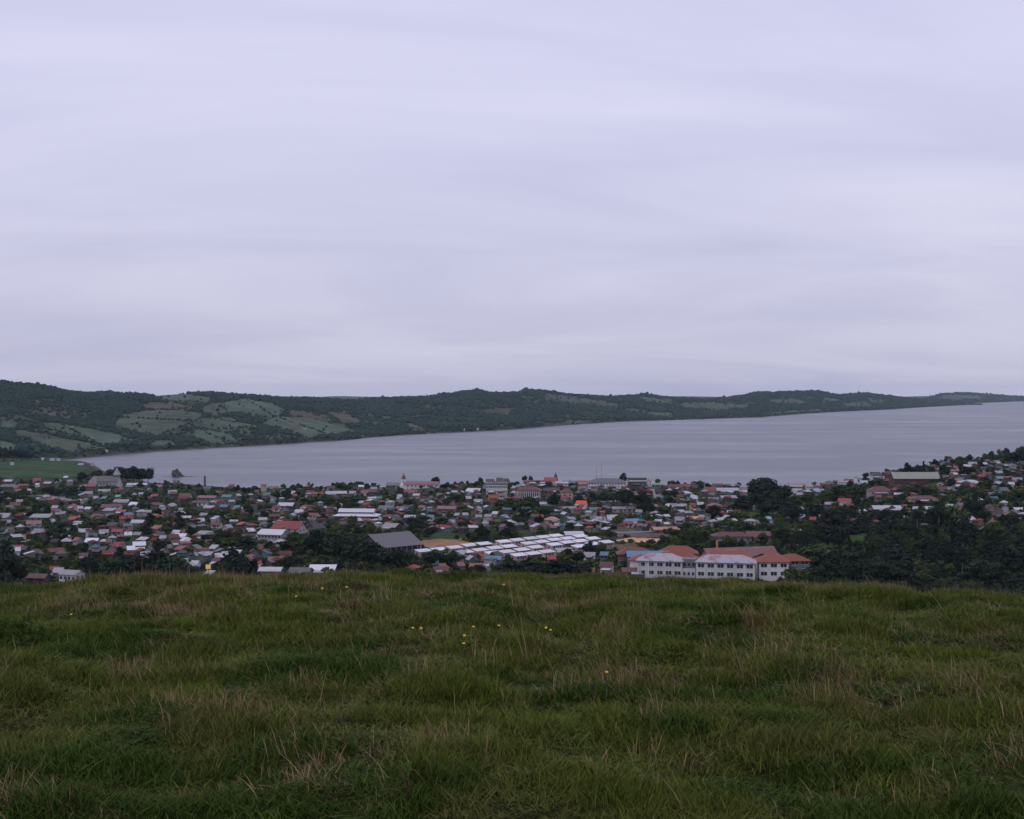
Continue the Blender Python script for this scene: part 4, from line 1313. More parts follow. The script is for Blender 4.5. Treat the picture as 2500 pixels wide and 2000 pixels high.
# ---- colonnaded hall with red hipped roof
x, y, z = ground(1292, 1219)
m = y / F
root = empty('colonnaded_hall', (x, y, z), math.radians(-6))
L, D, Hh = 54 * m, 12.0, 6.6
v, f = wall_vf(L, D, Hh, 0, 'flat')
mesh_obj('wall', pydata('wall', v, f, WALL['p']), root)
v, f = roof_vf(L, D, Hh, 3.0, 'hip', 1.2)
mesh_obj('roof', pydata('roof', v, f, ROOF['D']), root)
for i in range(11):
    xc = -L / 2 + 0.5 + i * (L - 1.0) / 10
    part_box('column', root, (xc, -D / 2 - 0.7, Hh / 2), (0.5, 0.5, Hh), WALL['w'])
    if i < 10:
        part_box('window', root, (xc + (L - 1) / 20, -D / 2 - 0.03, Hh * 0.45), (0.9, 0.1, 3.4), GLASS)
tag(root, 'hall with white front columns under a dark red hipped roof', 'hall')
landmark(root, 'the colonnaded hall')
OCC.append((1292, 1214, 56))

# ---- long white two storey building with grey roof
root, L, D, h, hr, mpp = building('barrack_block', 1482, 1191, 100, 27, -4, 'G', 'w', 'hip', rf=0.42, wins=13, storeys=2)
tag(root, 'long white two storey building with grey hipped roof on the skyline', 'building')
landmark(root, 'the long white building')
root, L, D, h, hr, mpp = building('office_block', 1555, 1190, 46, 25, 0, 'K', 'k', 'flat', wins=0)
for s in range(2):
    for i in range(9):
        part_box('window', root, (-L / 2 + L * (i + 0.5) / 9, -D / 2 - 0.03, h * (0.35 + 0.42 * s)), (L / 9 - 0.35, 0.1, 1.1), TRIM if s else GLASS)
tag(root, 'dark flat roofed two storey block with pale window strips on skyline', 'building')
landmark(root, 'the dark office block')
root, L, D, h, hr, mpp = building('stair_tower', 1587, 1189, 18, 23, 0, 'W', 'w', 'flat', wins=0)
for sx, an in ((-0.8, -28), (0.8, 28)):
    o = part_box('emblem', root, (sx, -D / 2 - 0.03, h * 0.72), (0.55, 0.08, 3.2), EMBLEM)
    o.rotation_euler = (0, math.radians(an), 0)
part_box('emblem', root, (0, -D / 2 - 0.035, h * 0.38), (0.55, 0.08, 2.2), EMBLEM)
tag(root, 'white windowless end block bearing a red Y shaped mark', 'building')

# ---- pier shed, red barrack on the right hill
root, L, D, h, hr, mpp = building('pier_shed', 1752, 1193, 30, 14, -10, 'D', 'p', 'gable', wins=0)
tag(root, 'reddish shed with maroon roof standing out over the water at the pier', 'shed')
landmark(root, 'the pier shed')
root, L, D, h, hr, mpp = building('long_shed', 336, 1189, 50, 11, 0, 'W', 'g', 'gable', wins=6)
tag(root, 'long low shed with bright white roof beside the lone shore tree', 'shed')
landmark(root, 'the long white shed')
root, L, D, h, hr, mpp = building('red_barrack', 2232, 1184, 114, 36, 0, 'M', 'r', 'gable', rf=0.45, wins=14, storeys=2)
part_box('plinth', root, (0, -D / 2 - 0.12, 0.3), (L, 0.2, 1.2), ROOF['D'])
tag(root, 'long dark red barrack with mossy pale roof on the hill crest', 'building')
landmark(root, 'the long red barrack')
LAND.append((ground(2200, 1270)[0], ground(2200, 1270)[1], 'the wooded slope'))
LAND.append((ground(2090, 1320)[0], ground(2090, 1320)[1], 'the grassy slope clearing'))
LAND.append((ground(2185, 1385)[0], ground(2185, 1385)[1], 'the lower clearing'))
LAND.append((ground(2430, 1400)[0], ground(2430, 1400)[1], 'the dark valley wood'))
LAND.append((ground(2440, 1150)[0], ground(2440, 1150)[1], 'the hill crest road'))
LAND.append((ground(1960, 1200)[0], ground(1960, 1200)[1], 'the harbour corner'))
LAND.append((ground(80, 1175)[0], ground(80, 1175)[1], 'the shore pasture'))
LAND.append((ground(560, 1235)[0], ground(560, 1235)[1], 'the lower town gardens'))
LAND.append((ground(100, 1270)[0], ground(100, 1270)[1], 'the western lanes'))
LAND.append((ground(330, 1260)[0], ground(330, 1260)[1], 'the terraced lanes'))
LAND.append((ground(1540, 1275)[0], ground(1540, 1275)[1], 'the bare earth yard'))

# turret on the red roofed white house of the skyline
x, y, z = ground(1357, 1184)
o = empty('roof_turret_house', (x, y + 3, z))
prism('tower', o, (0, 0, 0), [(1.9, -1), (1.9, 6.4)], WALL['g'])
prism('spire', o, (0, 0, 0), [(2.3, 6.4), (0.05, 10.4)], ROOF['K'])
tag(o, 'narrow grey tower with dark pointed cap behind red roofed white house', 'tower')

# ---- the school: long two storey front wing, courtyard wings with rusty roofs
SX, SY, SZ = ground(1700, 1409)
MS = SY / F
SROT = math.radians(-12)
school = empty('school', (SX, SY, SZ), SROT)


def wing(cx_, cy_, L, D, h, hr, rk, wk, rz, form, nwin, storeys, side=-1, wsize=(2.35, 1.5), rname='roof'):
    """one wing: wall and roof, with its windows, placed in the school's own frame"""
    c, s = math.cos(rz), math.sin(rz)
    v, f = wall_vf(L, D, h, hr if form == 'gable' else 0, form if form == 'gable' else 'flat', 2.0)
    w = mesh_obj('wall', pydata('wall', v, f, WALL[wk]), school)
    w.location = (cx_, cy_, 0)
    w.rotation_euler = (0, 0, rz)
    v, f = roof_vf(L, D, h, hr, form, 0.8)
    r_ = mesh_obj(rname, pydata(rname, v, f, ROOF[rk]), school)
    r_.location = (cx_, cy_, 0)
    r_.rotation_euler = (0, 0, rz)
    for st in range(storeys):
        for i in range(nwin):
            lx, ly = -L / 2 + L * (i + 0.5) / nwin, side * (D / 2 + 0.02)
            wd = part_box('window', school, (cx_ + lx * c - ly * s, cy_ + lx * s + ly * c, 1.75 + 3.2 * st), (wsize[0], 0.1, wsize[1]), GLASS, rz)
            for fx, fz, sx_, sz_ in ((0, -0.54, 1.12, 0.09), (0, 0.54, 1.1, 0.07), (0, 0, 0.035, 1.0)):
                fr = mesh_obj('frame', unit_box(TRIM), wd)
                fr.location = (fx, -0.35, fz)
                fr.scale = (sx_, 1.2, sz_)


wing(-14.0, 0.0, 17.5, 9.0, 6.2, 2.6, 'S', 'w', 0, 'hip', 5, 2)
wing(11.6, 0.0, 22.5, 9.0, 6.2, 2.6, 'S', 'w', 0, 'hip', 6, 2)
# recessed dark centre bay with stair windows
part_box('stair_bay', school, (-2.6, 0.8, 3.0), (5.4, 7.4, 8.2), WALL['g'])
part_box('porch', school, (-2.6, -3.6, 1.4), (5.2, 1.6, 4.2), WALL['w'])
for i in range(3):
    part_box('window', school, (-4.3 + 1.7 * i, -4.43, 1.6), (0.9, 0.1, 1.2), GLASS)
    part_box('window', school, (-4.3 + 1.7 * i, -2.93, 5.0), (0.9, 0.1, 1.2), GLASS)
# pilasters between the windows of the front
for i in range(6):
    part_box('pilaster', school, (-13.6 - 8.1 + i * 3.26, -4.62, 3.0), (0.55, 0.2, 6.3), WALL['w'])
for i in range(7):
    part_box('pilaster', school, (11.6 - 11.0 + i * 3.68, -4.62, 3.0), (0.55, 0.2, 6.3), WALL['w'])
# wings round the court, behind
wing(-9.5, 14.5, 17.0, 7.5, 5.4, 2.4, 'O', 'w', 0, 'hip', 5, 1)
wing(11.0, 15.5, 20.0, 7.5, 5.9, 2.6, 'O', 'w', math.radians(-5), 'hip', 6, 1)
wing(-23.0, 9.6, 10.0, 8.0, 5.2, 1.8, 'O', 'w', math.radians(90), 'hip', 3, 1)
wing(29.0, 7.5, 11.5, 12.0, 6.2, 2.4, 'O', 'w', math.radians(10), 'hip', 3, 2)
wing(36.5, 16.0, 12.0, 9.0, 5.6, 2.4, 'O', 'g', math.radians(20), 'hip', 3, 2)
wing(26.5, 20.0, 16.0, 9.0, 6.0, 2.4, 'O', 'g', math.radians(80), 'gable', 4, 1)
wing(15.0, 30.0, 30.0, 8.5, 6.0, 2.6, 'P', 'g', math.radians(28), 'gable', 9, 1)
wing(-10.0, 30.5, 15.0, 8.5, 5.8, 2.8, 'O', 'n', math.radians(6), 'hip', 5, 1)
wing(-28.0, 29.0, 14.0, 7.5, 5.2, 2.4, 'D', 'n', math.radians(12), 'hip', 4, 1)
wing(-22.0, 22.5, 16.0, 6.0, 5.4, 1.6, 'B', 'g', math.radians(14), 'gable', 4, 1)
part_box('chimney', school, (6.0, 31.5, 9.6), (0.9, 0.9, 3.4), WALL['o'])
tag(school, 'large white two storey school with peeling lilac roof and rusty orange wings', 'school')
landmark(school, 'the white school')
OCC += [(1700, 1412, 330), (1700, 1420, 330), (1600, 1395, 100), (1700, 1395, 110), (1800, 1400, 110), (1640, 1360, 200), (1780, 1360, 200)]

# ------------------------------------------------------------------ labels of the houses
LA = np.array([(a, b) for a, b, c in LAND])
POS = np.array([(b[0], b[1]) for b in BUILT])


def near_land(x, y):
    d = np.hypot(LA[:, 0] - x, LA[:, 1] - y)
    return LAND[int(np.argmin(d))][2]


FORMN = {'gable': 'gabled', 'hip': 'hipped', 'shed': 'lean-to', 'flat': 'flat'}
seen = {}
for i in range(HOUSE_N):
    x, y, z, r_, rk, wk, root, size, form = BUILT[i]
    d = np.hypot(POS[:, 0] - x, POS[:, 1] - y)
    d[i] = 1e9
    j = int(np.argmin(d))
    kind = 'house' if size != 'small' or form != 'shed' else 'shed'
    sz = {'small': 'small ', 'long': 'long ', 'plain': ''}[size]
    nl = near_land(x, y)
    lab = '%s%s %s with %s %s roof next to %s roof near %s' % (sz, WALLN[wk], kind, ROOFN[rk], FORMN[form], ROOFN[BUILT[j][4]], nl)
    if len(lab.split()) > 16:
        lab = '%s%s %s, %s %s roof, beside %s roof near %s' % (sz, WALLN[wk], kind, ROOFN[rk], FORMN[form], ROOFN[BUILT[j][4]], nl)
    if len(lab.split()) > 16:
        lab = '%s%s %s, %s roof, beside %s roof near %s' % (sz, WALLN[wk], kind, ROOFN[rk], ROOFN[BUILT[j][4]], nl)
    seen.setdefault(lab, []).append(root)
    tag(root, lab, kind, 'town houses near ' + near_land(x, y))

# ------------------------------------------------------------------ houses too small and too many to name: one mass
free = []
occ = np.array([(a, b, c) for a, b, c in OCC])


def is_free(px, row, w):
    dx = np.abs(occ[:, 0] - px) / (occ[:, 2] * 0.5 + w * 0.55)
    dy = np.abs(occ[:, 1] - 5 - row) / 5.2
    return np.all((dx > 1) | (dy > 1))


FV, FF, FC = [], [], []
rcols = [(0.32, 0.33, 0.36), (0.15, 0.15, 0.16), (0.12, 0.05, 0.045), (0.20, 0.075, 0.07), (0.06, 0.06, 0.065), (0.25, 0.12, 0.11), (0.42, 0.42, 0.45), (0.09, 0.13, 0.145), (0.13, 0.09, 0.08), (0.10, 0.09, 0.085)]
wcols = [(0.3, 0.3, 0.32), (0.06, 0.055, 0.05), (0.13, 0.13, 0.135), (0.2, 0.14, 0.13), (0.10, 0.15, 0.17), (0.09, 0.065, 0.06), (0.07, 0.065, 0.065)]
ZONES = [(0, 620, 1172, 1375, 1.0), (600, 1060, 1195, 1295, 1.0), (1050, 1480, 1190, 1306, 1.2), (1480, 1800, 1190, 1300, 0.9), (1800, 2060, 1180, 1215, 0.5),
         (2060, 2500, 1160, 1285, 0.45), (2280, 2500, 1125, 1170, 0.6), (600, 700, 1300, 1390, 0.5), (1060, 1210, 1365, 1400, 0.5)]
tries = 0
made = 0
while tries < 30000 and made < 760:
    tries += 1
    zx0, zx1, zy0, zy1, p = R.choice(ZONES)
    if R.random() > p:
        continue
    px, row = R.uniform(zx0, zx1), R.uniform(zy0, zy1)
    w = R.uniform(8, 20) * (1.0 + 0.4 * (row - 1200) / 200)
    if not is_free(px, row, w):
        continue
    x, y, z = ground(px, row)
    if z < 0.6:
        continue
    occ = np.vstack([occ, [px, row + 5, w]])
    made += 1
    m = y / F
    L = w * m
    D = max(3.5, L * R.uniform(0.55, 0.8))
    h = R.uniform(2.1, 3.2)
    hr = D * R.uniform(0.18, 0.4)
    form = R.choice(['gable', 'gable', 'hip', 'shed'])
    a = math.radians(R.uniform(-80, 80))
    c, s = math.cos(a), math.sin(a)
    for vf, colr in ((wall_vf(L, D, h, hr, form), R.choice(wcols)), (roof_vf(L, D, h, hr, form, 0.4), R.choice(rcols))):
        o = len(FV)
        for vx, vy, vz in vf[0]:
            FV.append((x + vx * c - vy * s, y + vx * s + vy * c, z + vz))
            FC.append(gain(colr, 1.0))
        FF += [tuple(i + o for i in q) for q in vf[1]]
fmesh = pydata('background_housing', FV, FF)
set_color(fmesh, np.array(FC))
fmesh.materials.append(cover_mat('housing_paint', 0.6))
o = tag(mesh_obj('background_housing', fmesh), 'mass of little houses and sheds crowded between the named town houses', 'housing', kind='stuff')

# ------------------------------------------------------------------ streets


def road(name, pts, width, mat, lift=0.25, step=6):
    P = [Vector(ground(a, b)) for a, b in pts]
    pts2 = []
    for a, b in zip(P[:-1], P[1:]):
        n = max(2, int((b - a).length / step))
        pts2 += [a.lerp(b, i / n) for i in range(n)]
    pts2.append(P[-1])
    v, f = [], []
    for i, p in enumerate(pts2):
        d = (pts2[min(i + 1, len(pts2) - 1)] - pts2[max(i - 1, 0)])
        d.z = 0
        d.normalize()
        nrm = Vector((-d.y, d.x, 0))
        for s in (-1, 1):
            q = p + nrm * s * width / 2
            q.z = float(town_z(CX + F * q.x / q.y, q.y)) + lift
            v.append(tuple(q))
        if i:
            k = 2 * i
            f.append((k - 2, k - 1, k + 1, k))
    return tag(mesh_obj(name, pydata(name, v, f, mat)), kind='structure')


ASPH = plain_mat('road_gravel', (0.20, 0.185, 0.19), 0.9)
DIRT = plain_mat('road_dirt', (0.20, 0.125, 0.09), 0.95)
road('road', [(2285, 1208), (2310, 1196), (2330, 1182), (2338, 1170), (2340, 1158), (2338, 1146)], 9, ASPH)
road('road', [(2395, 1295), (2420, 1280), (2440, 1262), (2460, 1250)], 4, DIRT)
road('road', [(98, 1210), (120, 1213), (150, 1219), (190, 1226)], 8, ASPH)
road('road', [(1452, 1240), (1460, 1252), (1470, 1262), (1490, 1272), (1475, 1283), (1440, 1296)], 7, ASPH)
road('road', [(1440, 1300), (1520, 1302), (1600, 1298), (1660, 1290)], 8, ASPH)
road('road', [(2186, 1202), (2200, 1208), (2212, 1214)], 5, ASPH)
road('road', [(1590, 1195), (1605, 1212), (1612, 1225)], 6, ASPH)

# ------------------------------------------------------------------ trees of the town
TREE_OBJ = 0
TLIST = []
KINDW = {'broad': 'green tree', 'dark': 'dark dense tree', 'cone': 'dark conifer', 'fresh': 'fresh green tree', 'tall': 'bare stemmed tree'}


def nearest_house(x, y):
    d = np.hypot(POS[:, 0] - x, POS[:, 1] - y)
    return BUILT[int(np.argmin(d))]


def plant(px, row, wpx, hpx, kind, Y=None, pos=None, Hm=None, Wm=None):
    global TREE_OBJ
    if pos is None:
        x, y, z = ground(px, row, Y)
        m = y / F
        Hm, Wm = hpx * m, wpx * m
    else:
        x, y, z = pos
    cm, tm_, asp = R.choice(TREES[kind])
    root = empty('tree', (x, y, z), R.uniform(0, 6.283))
    t = mesh_obj('trunk', tm_, root)
    c = mesh_obj('crown', cm, root)
    sx = Wm / asp
    for o in (t, c):
        o.scale = (sx, sx, Hm)
    TLIST.append((root, x, y, Hm, Wm, kind))
    TREE_OBJ += 1


BIG = [
    (12, 1434, 90, 112, 'dark'), (-25, 1430, 80, 110, 'dark'), (45, 1432, 50, 55, 'dark'), (330, 1434, 120, 84, 'dark'), (395, 1436, 130, 92, 'dark'), (285, 1436, 90, 72, 'dark'),
    (445, 1434, 80, 66, 'dark'), (575, 1430, 96, 84, 'dark'), (545, 1428, 70, 64, 'dark'), (603, 1418, 60, 62, 'dark'), (770, 1362, 60, 66, 'dark'), (820, 1385, 90, 90, 'dark'),
    (870, 1396, 100, 92, 'dark'), (920, 1400, 90, 76, 'dark'), (965, 1396, 80, 60, 'dark'), (856, 1345, 56, 44, 'dark'), (738, 1355, 50, 40, 'broad'), (985, 1392, 50, 44, 'dark'),
    (1058, 1392, 76, 46, 'dark'), (1100, 1392, 60, 44, 'dark'), (895, 1352, 56, 36, 'dark'), (1245, 1408, 90, 36, 'dark'), (1300, 1410, 100, 42, 'dark'), (1355, 1410, 100, 42, 'dark'),
    (1405, 1410, 90, 38, 'dark'), (1530, 1392, 54, 50, 'dark'), (1862, 1242, 100, 84, 'dark'), (1900, 1246, 84, 70, 'dark'), (1836, 1250, 76, 52, 'dark'), (1815, 1254, 64, 38, 'dark'),
    (1920, 1262, 60, 44, 'dark'), (1885, 1262, 80, 44, 'dark'), (2215, 1168, 30, 38, 'dark'), (2238, 1165, 26, 30, 'dark'), (2255, 1166, 22, 42, 'cone'), (2277, 1166, 20, 28, 'dark'),
    (2305, 1176, 30, 48, 'dark'), (2322, 1200, 26, 36, 'dark'), (2355, 1172, 32, 38, 'dark'), (2370, 1166, 26, 30, 'dark'), (2397, 1146, 20, 30, 'cone'), (2490, 1146, 64, 54, 'dark'),
    (2466, 1140, 36, 40, 'dark'), (2520, 1150, 60, 60, 'dark'), (362, 1186, 38, 50, 'dark'), (340, 1182, 50, 38, 'dark'), (312, 1180, 50, 38, 'dark'), (298, 1182, 56, 46, 'dark'), (326, 1184, 56, 46, 'dark'), (348, 1184, 46, 42, 'dark'), (276, 1172, 40, 30, 'dark'), (232, 1176, 36, 28, 'broad'), (286, 1160, 16, 24, 'dark'),
    (268, 1164, 18, 20, 'broad'), (300, 1162, 40, 24, 'broad'), (240, 1166, 26, 18, 'dark'), (200, 1178, 36, 26, 'dark'), (1063, 1186, 24, 28, 'dark'), (1086, 1198, 28, 20, 'dark'),
    (1102, 1198, 26, 18, 'dark'), (1028, 1196, 12, 12, 'dark'), (783, 1206, 10, 22, 'dark'), (1282, 1182, 18, 24, 'dark'), (1296, 1182, 16, 20, 'dark'), (1521, 1178, 22, 30, 'dark'),
    (1606, 1180, 16, 16, 'broad'), (878, 1192, 40, 16, 'broad'), (856, 1196, 24, 16, 'broad'), (912, 1188, 16, 12, 'dark'), (1352, 1250, 36, 52, 'dark'), (1505, 1240, 50, 42, 'broad'),
    (1530, 1248, 56, 58, 'dark'), (1562, 1250, 52, 56, 'dark'), (1582, 1266, 42, 50, 'dark'), (1475, 1236, 42, 36, 'broad'), (1290, 1252, 70, 40, 'broad'), (1250, 1252, 60, 36, 'broad'),
    (1330, 1264, 50, 28, 'broad'), (1225, 1246, 50, 28, 'broad'), (1110, 1232, 44, 28, 'broad'), (1622, 1266, 44, 36, 'broad'), (1592, 1280, 26, 32, 'fresh'), (1740, 1268, 54, 34, 'dark'),
    (1715, 1250, 18, 20, 'dark'), (1680, 1304, 60, 30, 'broad'), (1700, 1318, 80, 36, 'broad'), (1650, 1318, 50, 26, 'broad'), (120, 1210, 40, 24, 'dark'), (150, 1212, 44, 28, 'broad'),
    (176, 1210, 36, 26, 'dark'), (15, 1226, 50, 28, 'dark'), (55, 1218, 44, 22, 'broad'), (140, 1182, 16, 16, 'dark'), (95, 1247, 50, 22, 'broad'), (75, 1262, 44, 20, 'broad'),
    (350, 1250, 44, 24, 'broad'), (480, 1262, 40, 20, 'broad'), (545, 1268, 70, 26, 'broad'), (575, 1272, 60, 24, 'fresh'), (440, 1290, 36, 20, 'dark'), (250, 1290, 70, 26, 'broad'),
    (210, 1286, 50, 22, 'broad'), (150, 1300, 60, 26, 'dark'), (130, 1318, 50, 28, 'dark'), (170, 1322, 60, 26, 'broad'), (560, 1345, 60, 34, 'broad'), (530, 1335, 60, 28, 'broad'),
    (600, 1350, 60, 34, 'dark'), (640, 1345, 50, 30, 'broad'), (690, 1348, 60, 28, 'broad'), (720, 1330, 50, 24, 'broad'), (800, 1330, 60, 36, 'broad'), (790, 1240, 50, 34, 'broad'),
    (755, 1236, 60, 26, 'broad'), (830, 1236, 60, 28, 'fresh'), (870, 1232, 60, 24, 'broad'), (1000, 1238, 40, 18, 'dark'), (1040, 1300, 60, 26, 'dark'), (1075, 1286, 50, 22, 'dark'),
    (1010, 1290, 60, 32, 'dark'), (1035, 1280, 40, 24, 'broad'), (700, 1222, 30, 22, 'dark'), (725, 1216, 26, 18, 'dark'), (1810, 1275, 60, 28, 'broad'), (1770, 1290, 70, 24, 'fresh'),
    (2060, 1215, 70, 34, 'broad'), (2020, 1225, 50, 30, 'broad'), (2105, 1215, 44, 26, 'broad'), (1975, 1232, 50, 28, 'broad'), (1940, 1240, 50, 30, 'broad'), (2220, 1212, 60, 26, 'broad'),
    (2265, 1210, 40, 22, 'dark'), (2420, 1160, 40, 20, 'broad'), (2400, 1200, 46, 26, 'broad'), (2480, 1220, 50, 26, 'broad'), (1955, 1370, 50, 40, 'dark'), (1990, 1330, 60, 40, 'broad'),
    (1960, 1345, 60, 40, 'dark'), (2005, 1392, 110, 66, 'broad'), (2060, 1405, 100, 70, 'dark'), (1945, 1412, 60, 44, 'dark'), (1990, 1420, 70, 40, 'dark'), (2100, 1420, 90, 60, 'dark'),
    (2040, 1365, 80, 40, 'fresh'),
]
for b in BIG:
    plant(*b)
# the wooded slope on the right and the gardens between the houses
nfill = 0
TZN = [(1930, 2520, 1265, 1445, 'slope', 1.6), (1960, 2500, 1200, 1290, 'town', 0.8), (0, 640, 1190, 1400, 'town', 1.0), (640, 1060, 1215, 1350, 'town', 0.6), (1050, 1480, 1215, 1300, 'town', 0.5),
       (1480, 1950, 1215, 1330, 'town', 0.7), (600, 2050, 1180, 1215, 'town', 0.35)]
tries = 0
nslope = 0
while nfill < 158 and tries < 6000:
    tries += 1
    a0, a1, b0, b1, kd, p = R.choice(TZN)
    if R.random() > p / 1.6:
        continue
    px, row = R.uniform(a0, a1), R.uniform(b0, b1)
    if kd == 'slope':
        if in_poly(px, row, [(2045, 1298), (2130, 1292), (2130, 1372), (2050, 1378)]) or in_poly(px, row, [(2140, 1366), (2225, 1362), (2225, 1425), (2145, 1425)]):
            continue
        y0 = ground(px, row)[1]
        Hm = R.uniform(7, 14)
        k = R.choice(['dark', 'dark', 'dark', 'broad', 'tall', 'cone'])
        plant(px, row, 0, 0, k, pos=ground(px, row), Hm=Hm, Wm=Hm * (0.5 if k in ('tall', 'cone') else R.uniform(0.8, 1.15)))
    else:
        if not is_free(px, row, 12):
            continue
        Hm = R.uniform(4, 8.5)
        plant(px, row, 0, 0, R.choice(['broad', 'broad', 'dark', 'fresh']), pos=ground(px, row), Hm=Hm, Wm=Hm * R.uniform(0.8, 1.3))
    nfill += 1

# hedges, bushes and undergrowth: one mass
shrubs = [crown_mesh('shrub', 700 + i, [LEAF, LEAFD, LEAFY, LEAF][i], 0.45, 0.55, 0.42, 8, 36, 0.11) for i in range(4)]
sh_col = template_collection('shrub', shrubs)
n = 24000
p = NR.uniform(-120, 2620, n)
Yp = 520 * (1420 / 520) ** NR.uniform(0, 1, n)
z = town_z(p, Yp)
rw = HZ + F * (EYE - z) / Yp
x = (p - CX) / F * Yp
keep = (z > 1.2)
for poly, c in GREENS:
    keep &= ~in_poly(p, rw, poly)
for hx, hy, hw in OCC:
    keep &= ~((np.abs(p - hx) < hw * 0.62) & (rw > hy - 7) & (rw < hy + 8))
keep &= (wob(x, Yp, 70.0, 2, 3) > -0.3) | (p > 1900) | (Yp < 640)
# keep the streets open
for a in [o for o in COL.objects if o.name.startswith('road')]:
    for v in list(a.data.vertices)[::2]:
        keep &= (np.hypot(x - v.co.x, Yp - v.co.y) > 7)
q = np.nonzero(keep)[0]
far = np.clip((p[q] - 1900) / 300, 0, 1)
sz = NR.uniform(1.2, 3.3, len(q)) * (1 + 0.7 * far * (Yp[q] < 900))
scatter('undergrowth', sh_col, np.stack([x[q], Yp[q], z[q] - 0.2], -1), np.stack([sz * NR.uniform(1, 1.7, len(q)), sz * NR.uniform(1, 1.5, len(q)), sz], -1), NR.uniform(0, 6.28, len(q)), np.where((p[q] > 1900) & (rw[q] > 1255), 1, NR.integers(0, 4, len(q))))

# scrub on the hillside between meadow and town
n = 2600
hy_ = NR.uniform(90, 500, n)
hu = NR.uniform(-0.5, 0.5, n)
hx_ = hu * hy_
bpy.context.view_layer.update()
zz_ = np.empty(n)
okh = np.zeros(n, bool)
gobj = bpy.data.objects['ground']
for i in range(n):
    for ob in (mo, gobj):
        hit, loc, nr, ix = ob.ray_cast(Vector((hx_[i], hy_[i], 200)), Vector((0, 0, -1)))
        if hit:
            zz_[i] = loc.z
            okh[i] = True
            break
okh &= wob(hx_, hy_, 60.0, 1, 3) > -0.25
q = np.nonzero(okh)[0]
sz = NR.uniform(0.7, 2.6, len(q))
scatter('hillside_scrub', sh_col, np.stack([hx_[q], hy_[q], zz_[q] - 0.15], -1), np.stack([sz * 1.4, sz * 1.4, sz], -1), NR.uniform(0, 6.28, len(q)), NR.integers(0, 4, len(q)))

# garden trees beyond those told apart: one mass
gt_col = template_collection('garden_crown', [TREES['broad'][0][0], TREES['dark'][1][0], TREES['dark'][2][0], TREES['fresh'][0][0], TREES['broad'][2][0]])
n = 5200
p = NR.uniform(-120, 2620, n)
Yp = 530 * (1380 / 530) ** NR.uniform(0, 1, n)
z = town_z(p, Yp)
rw = HZ + F * (EYE - z) / Yp
x = (p - CX) / F * Yp
keep = (z > 2.0) & ((wob(x, Yp, 95.0, 1, 3) > 0.3) | (p > 1850) & (wob(x, Yp, 95.0, 1, 3) > 0.0))
for poly, c in GREENS:
    keep &= ~in_poly(p, rw, poly)
for hx, hy, hw in OCC:
    keep &= ~((np.abs(p - hx) < hw * 0.6) & (rw > hy - 6) & (rw < hy + 14))
for a in [o for o in COL.objects if o.name.startswith('road')]:
    for v in list(a.data.vertices)[::2]:
        keep &= (np.hypot(x - v.co.x, Yp - v.co.y) > 8)
q = np.nonzero(keep)[0][:1100]
sz = NR.uniform(3.5, 7.5, len(q))
scatter('garden_trees', gt_col, np.stack([x[q], Yp[q], z[q] - 0.3], -1), np.stack([sz, sz, sz], -1), NR.uniform(0, 6.28, len(q)), NR.integers(0, 5, len(q)))

# far bank of trees behind the pasture, left
for px, row, w, hgt in ((8, 1126, 46, 30), (30, 1126, 46, 32), (52, 1126, 44, 28), (-15, 1126, 46, 32), (68, 1124, 30, 20)):
    plant(px, row, w, hgt, 'dark')

TP_ = np.array([(t[1], t[2]) for t in TLIST])
for i, (root, x, y, Hm, Wm, kind) in enumerate(TLIST):
    d = np.hypot(TP_[:, 0] - x, TP_[:, 1] - y)
    d[i] = 1e9
    j = int(np.argmin(d))
    sz = ['low', 'short', 'mid sized', 'tall', 'towering'][int(np.searchsorted([4.0, 6.5, 9.0, 12.0], Hm))]
    sh_ = 'narrow' if Wm < 0.75 * Hm else ('spreading' if Wm > 1.25 * Hm else 'rounded')
    nb = nearest_house(x, y)
    if math.hypot(nb[0] - x, nb[1] - y) < 45:
        by = '%s roof' % ROOFN[nb[4]]
    else:
        by = '%s %s' % ('taller' if TLIST[j][3] > Hm else 'lower', KINDW[TLIST[j][5]])
    nl = near_land(x, y)
    tag(root, '%s %s %s beside %s near %s' % (sz, sh_, KINDW[kind], by, nl), 'tree', 'trees near ' + nl)

# ------------------------------------------------------------------ islet, far cottages, masts
import bmesh
from mathutils import noise as mnoise
bm = bmesh.new()
bmesh.ops.create_icosphere(bm, subdivisions=3, radius=1.0)
for v in bm.verts:
    n_ = mnoise.noise(v.co * 1.6) * 0.45 + mnoise.noise(v.co * 4.5) * 0.3 + mnoise.noise(v.co * 10.0) * 0.15
    v.co *= 1 + n_
    v.co.x = v.co.x * 5.2 + (1.2 if v.co.z < 0.2 else -1.3 * max(v.co.z, 0))
    v.co.y *= 4.0
    v.co.z = v.co.z * ((5.6 if v.co.x < -0.5 else max(1.6, 4.6 - 0.75 * (v.co.x + 0.5))) if v.co.z > 0 else 1.0)
im = bpy.data.meshes.new('islet')
bm.to_mesh(im)
bm.free()
rm, rt, rb = new_mat('islet_rock')
ge = rt.nodes.new('ShaderNodeNewGeometry')
n1 = noise_node(rt, 0.5, 5.0, ge.outputs['Position'])
spn = rt.nodes.new('ShaderNodeSeparateXYZ')
lnk(rt, ge.outputs['Position'], spn.inputs[0])
gr = mixc(rt, mrange(rt, n1.outputs['Fac'], 0.4, 0.6, 0, 1), (0.028, 0.034, 0.024), (0.085, 0.08, 0.072))
lnk(rt, mixc(rt, mrange(rt, spn.outputs[2], 0.6, 1.8, 1, 0), gr, (0.045, 0.042, 0.045)), rb.inputs['Base Color'])
rb.inputs['Roughness'].default_value = 0.95
Yi = EYE / ((1164 - HZ) / F)
isl = mesh_obj('islet', im, None, rm)
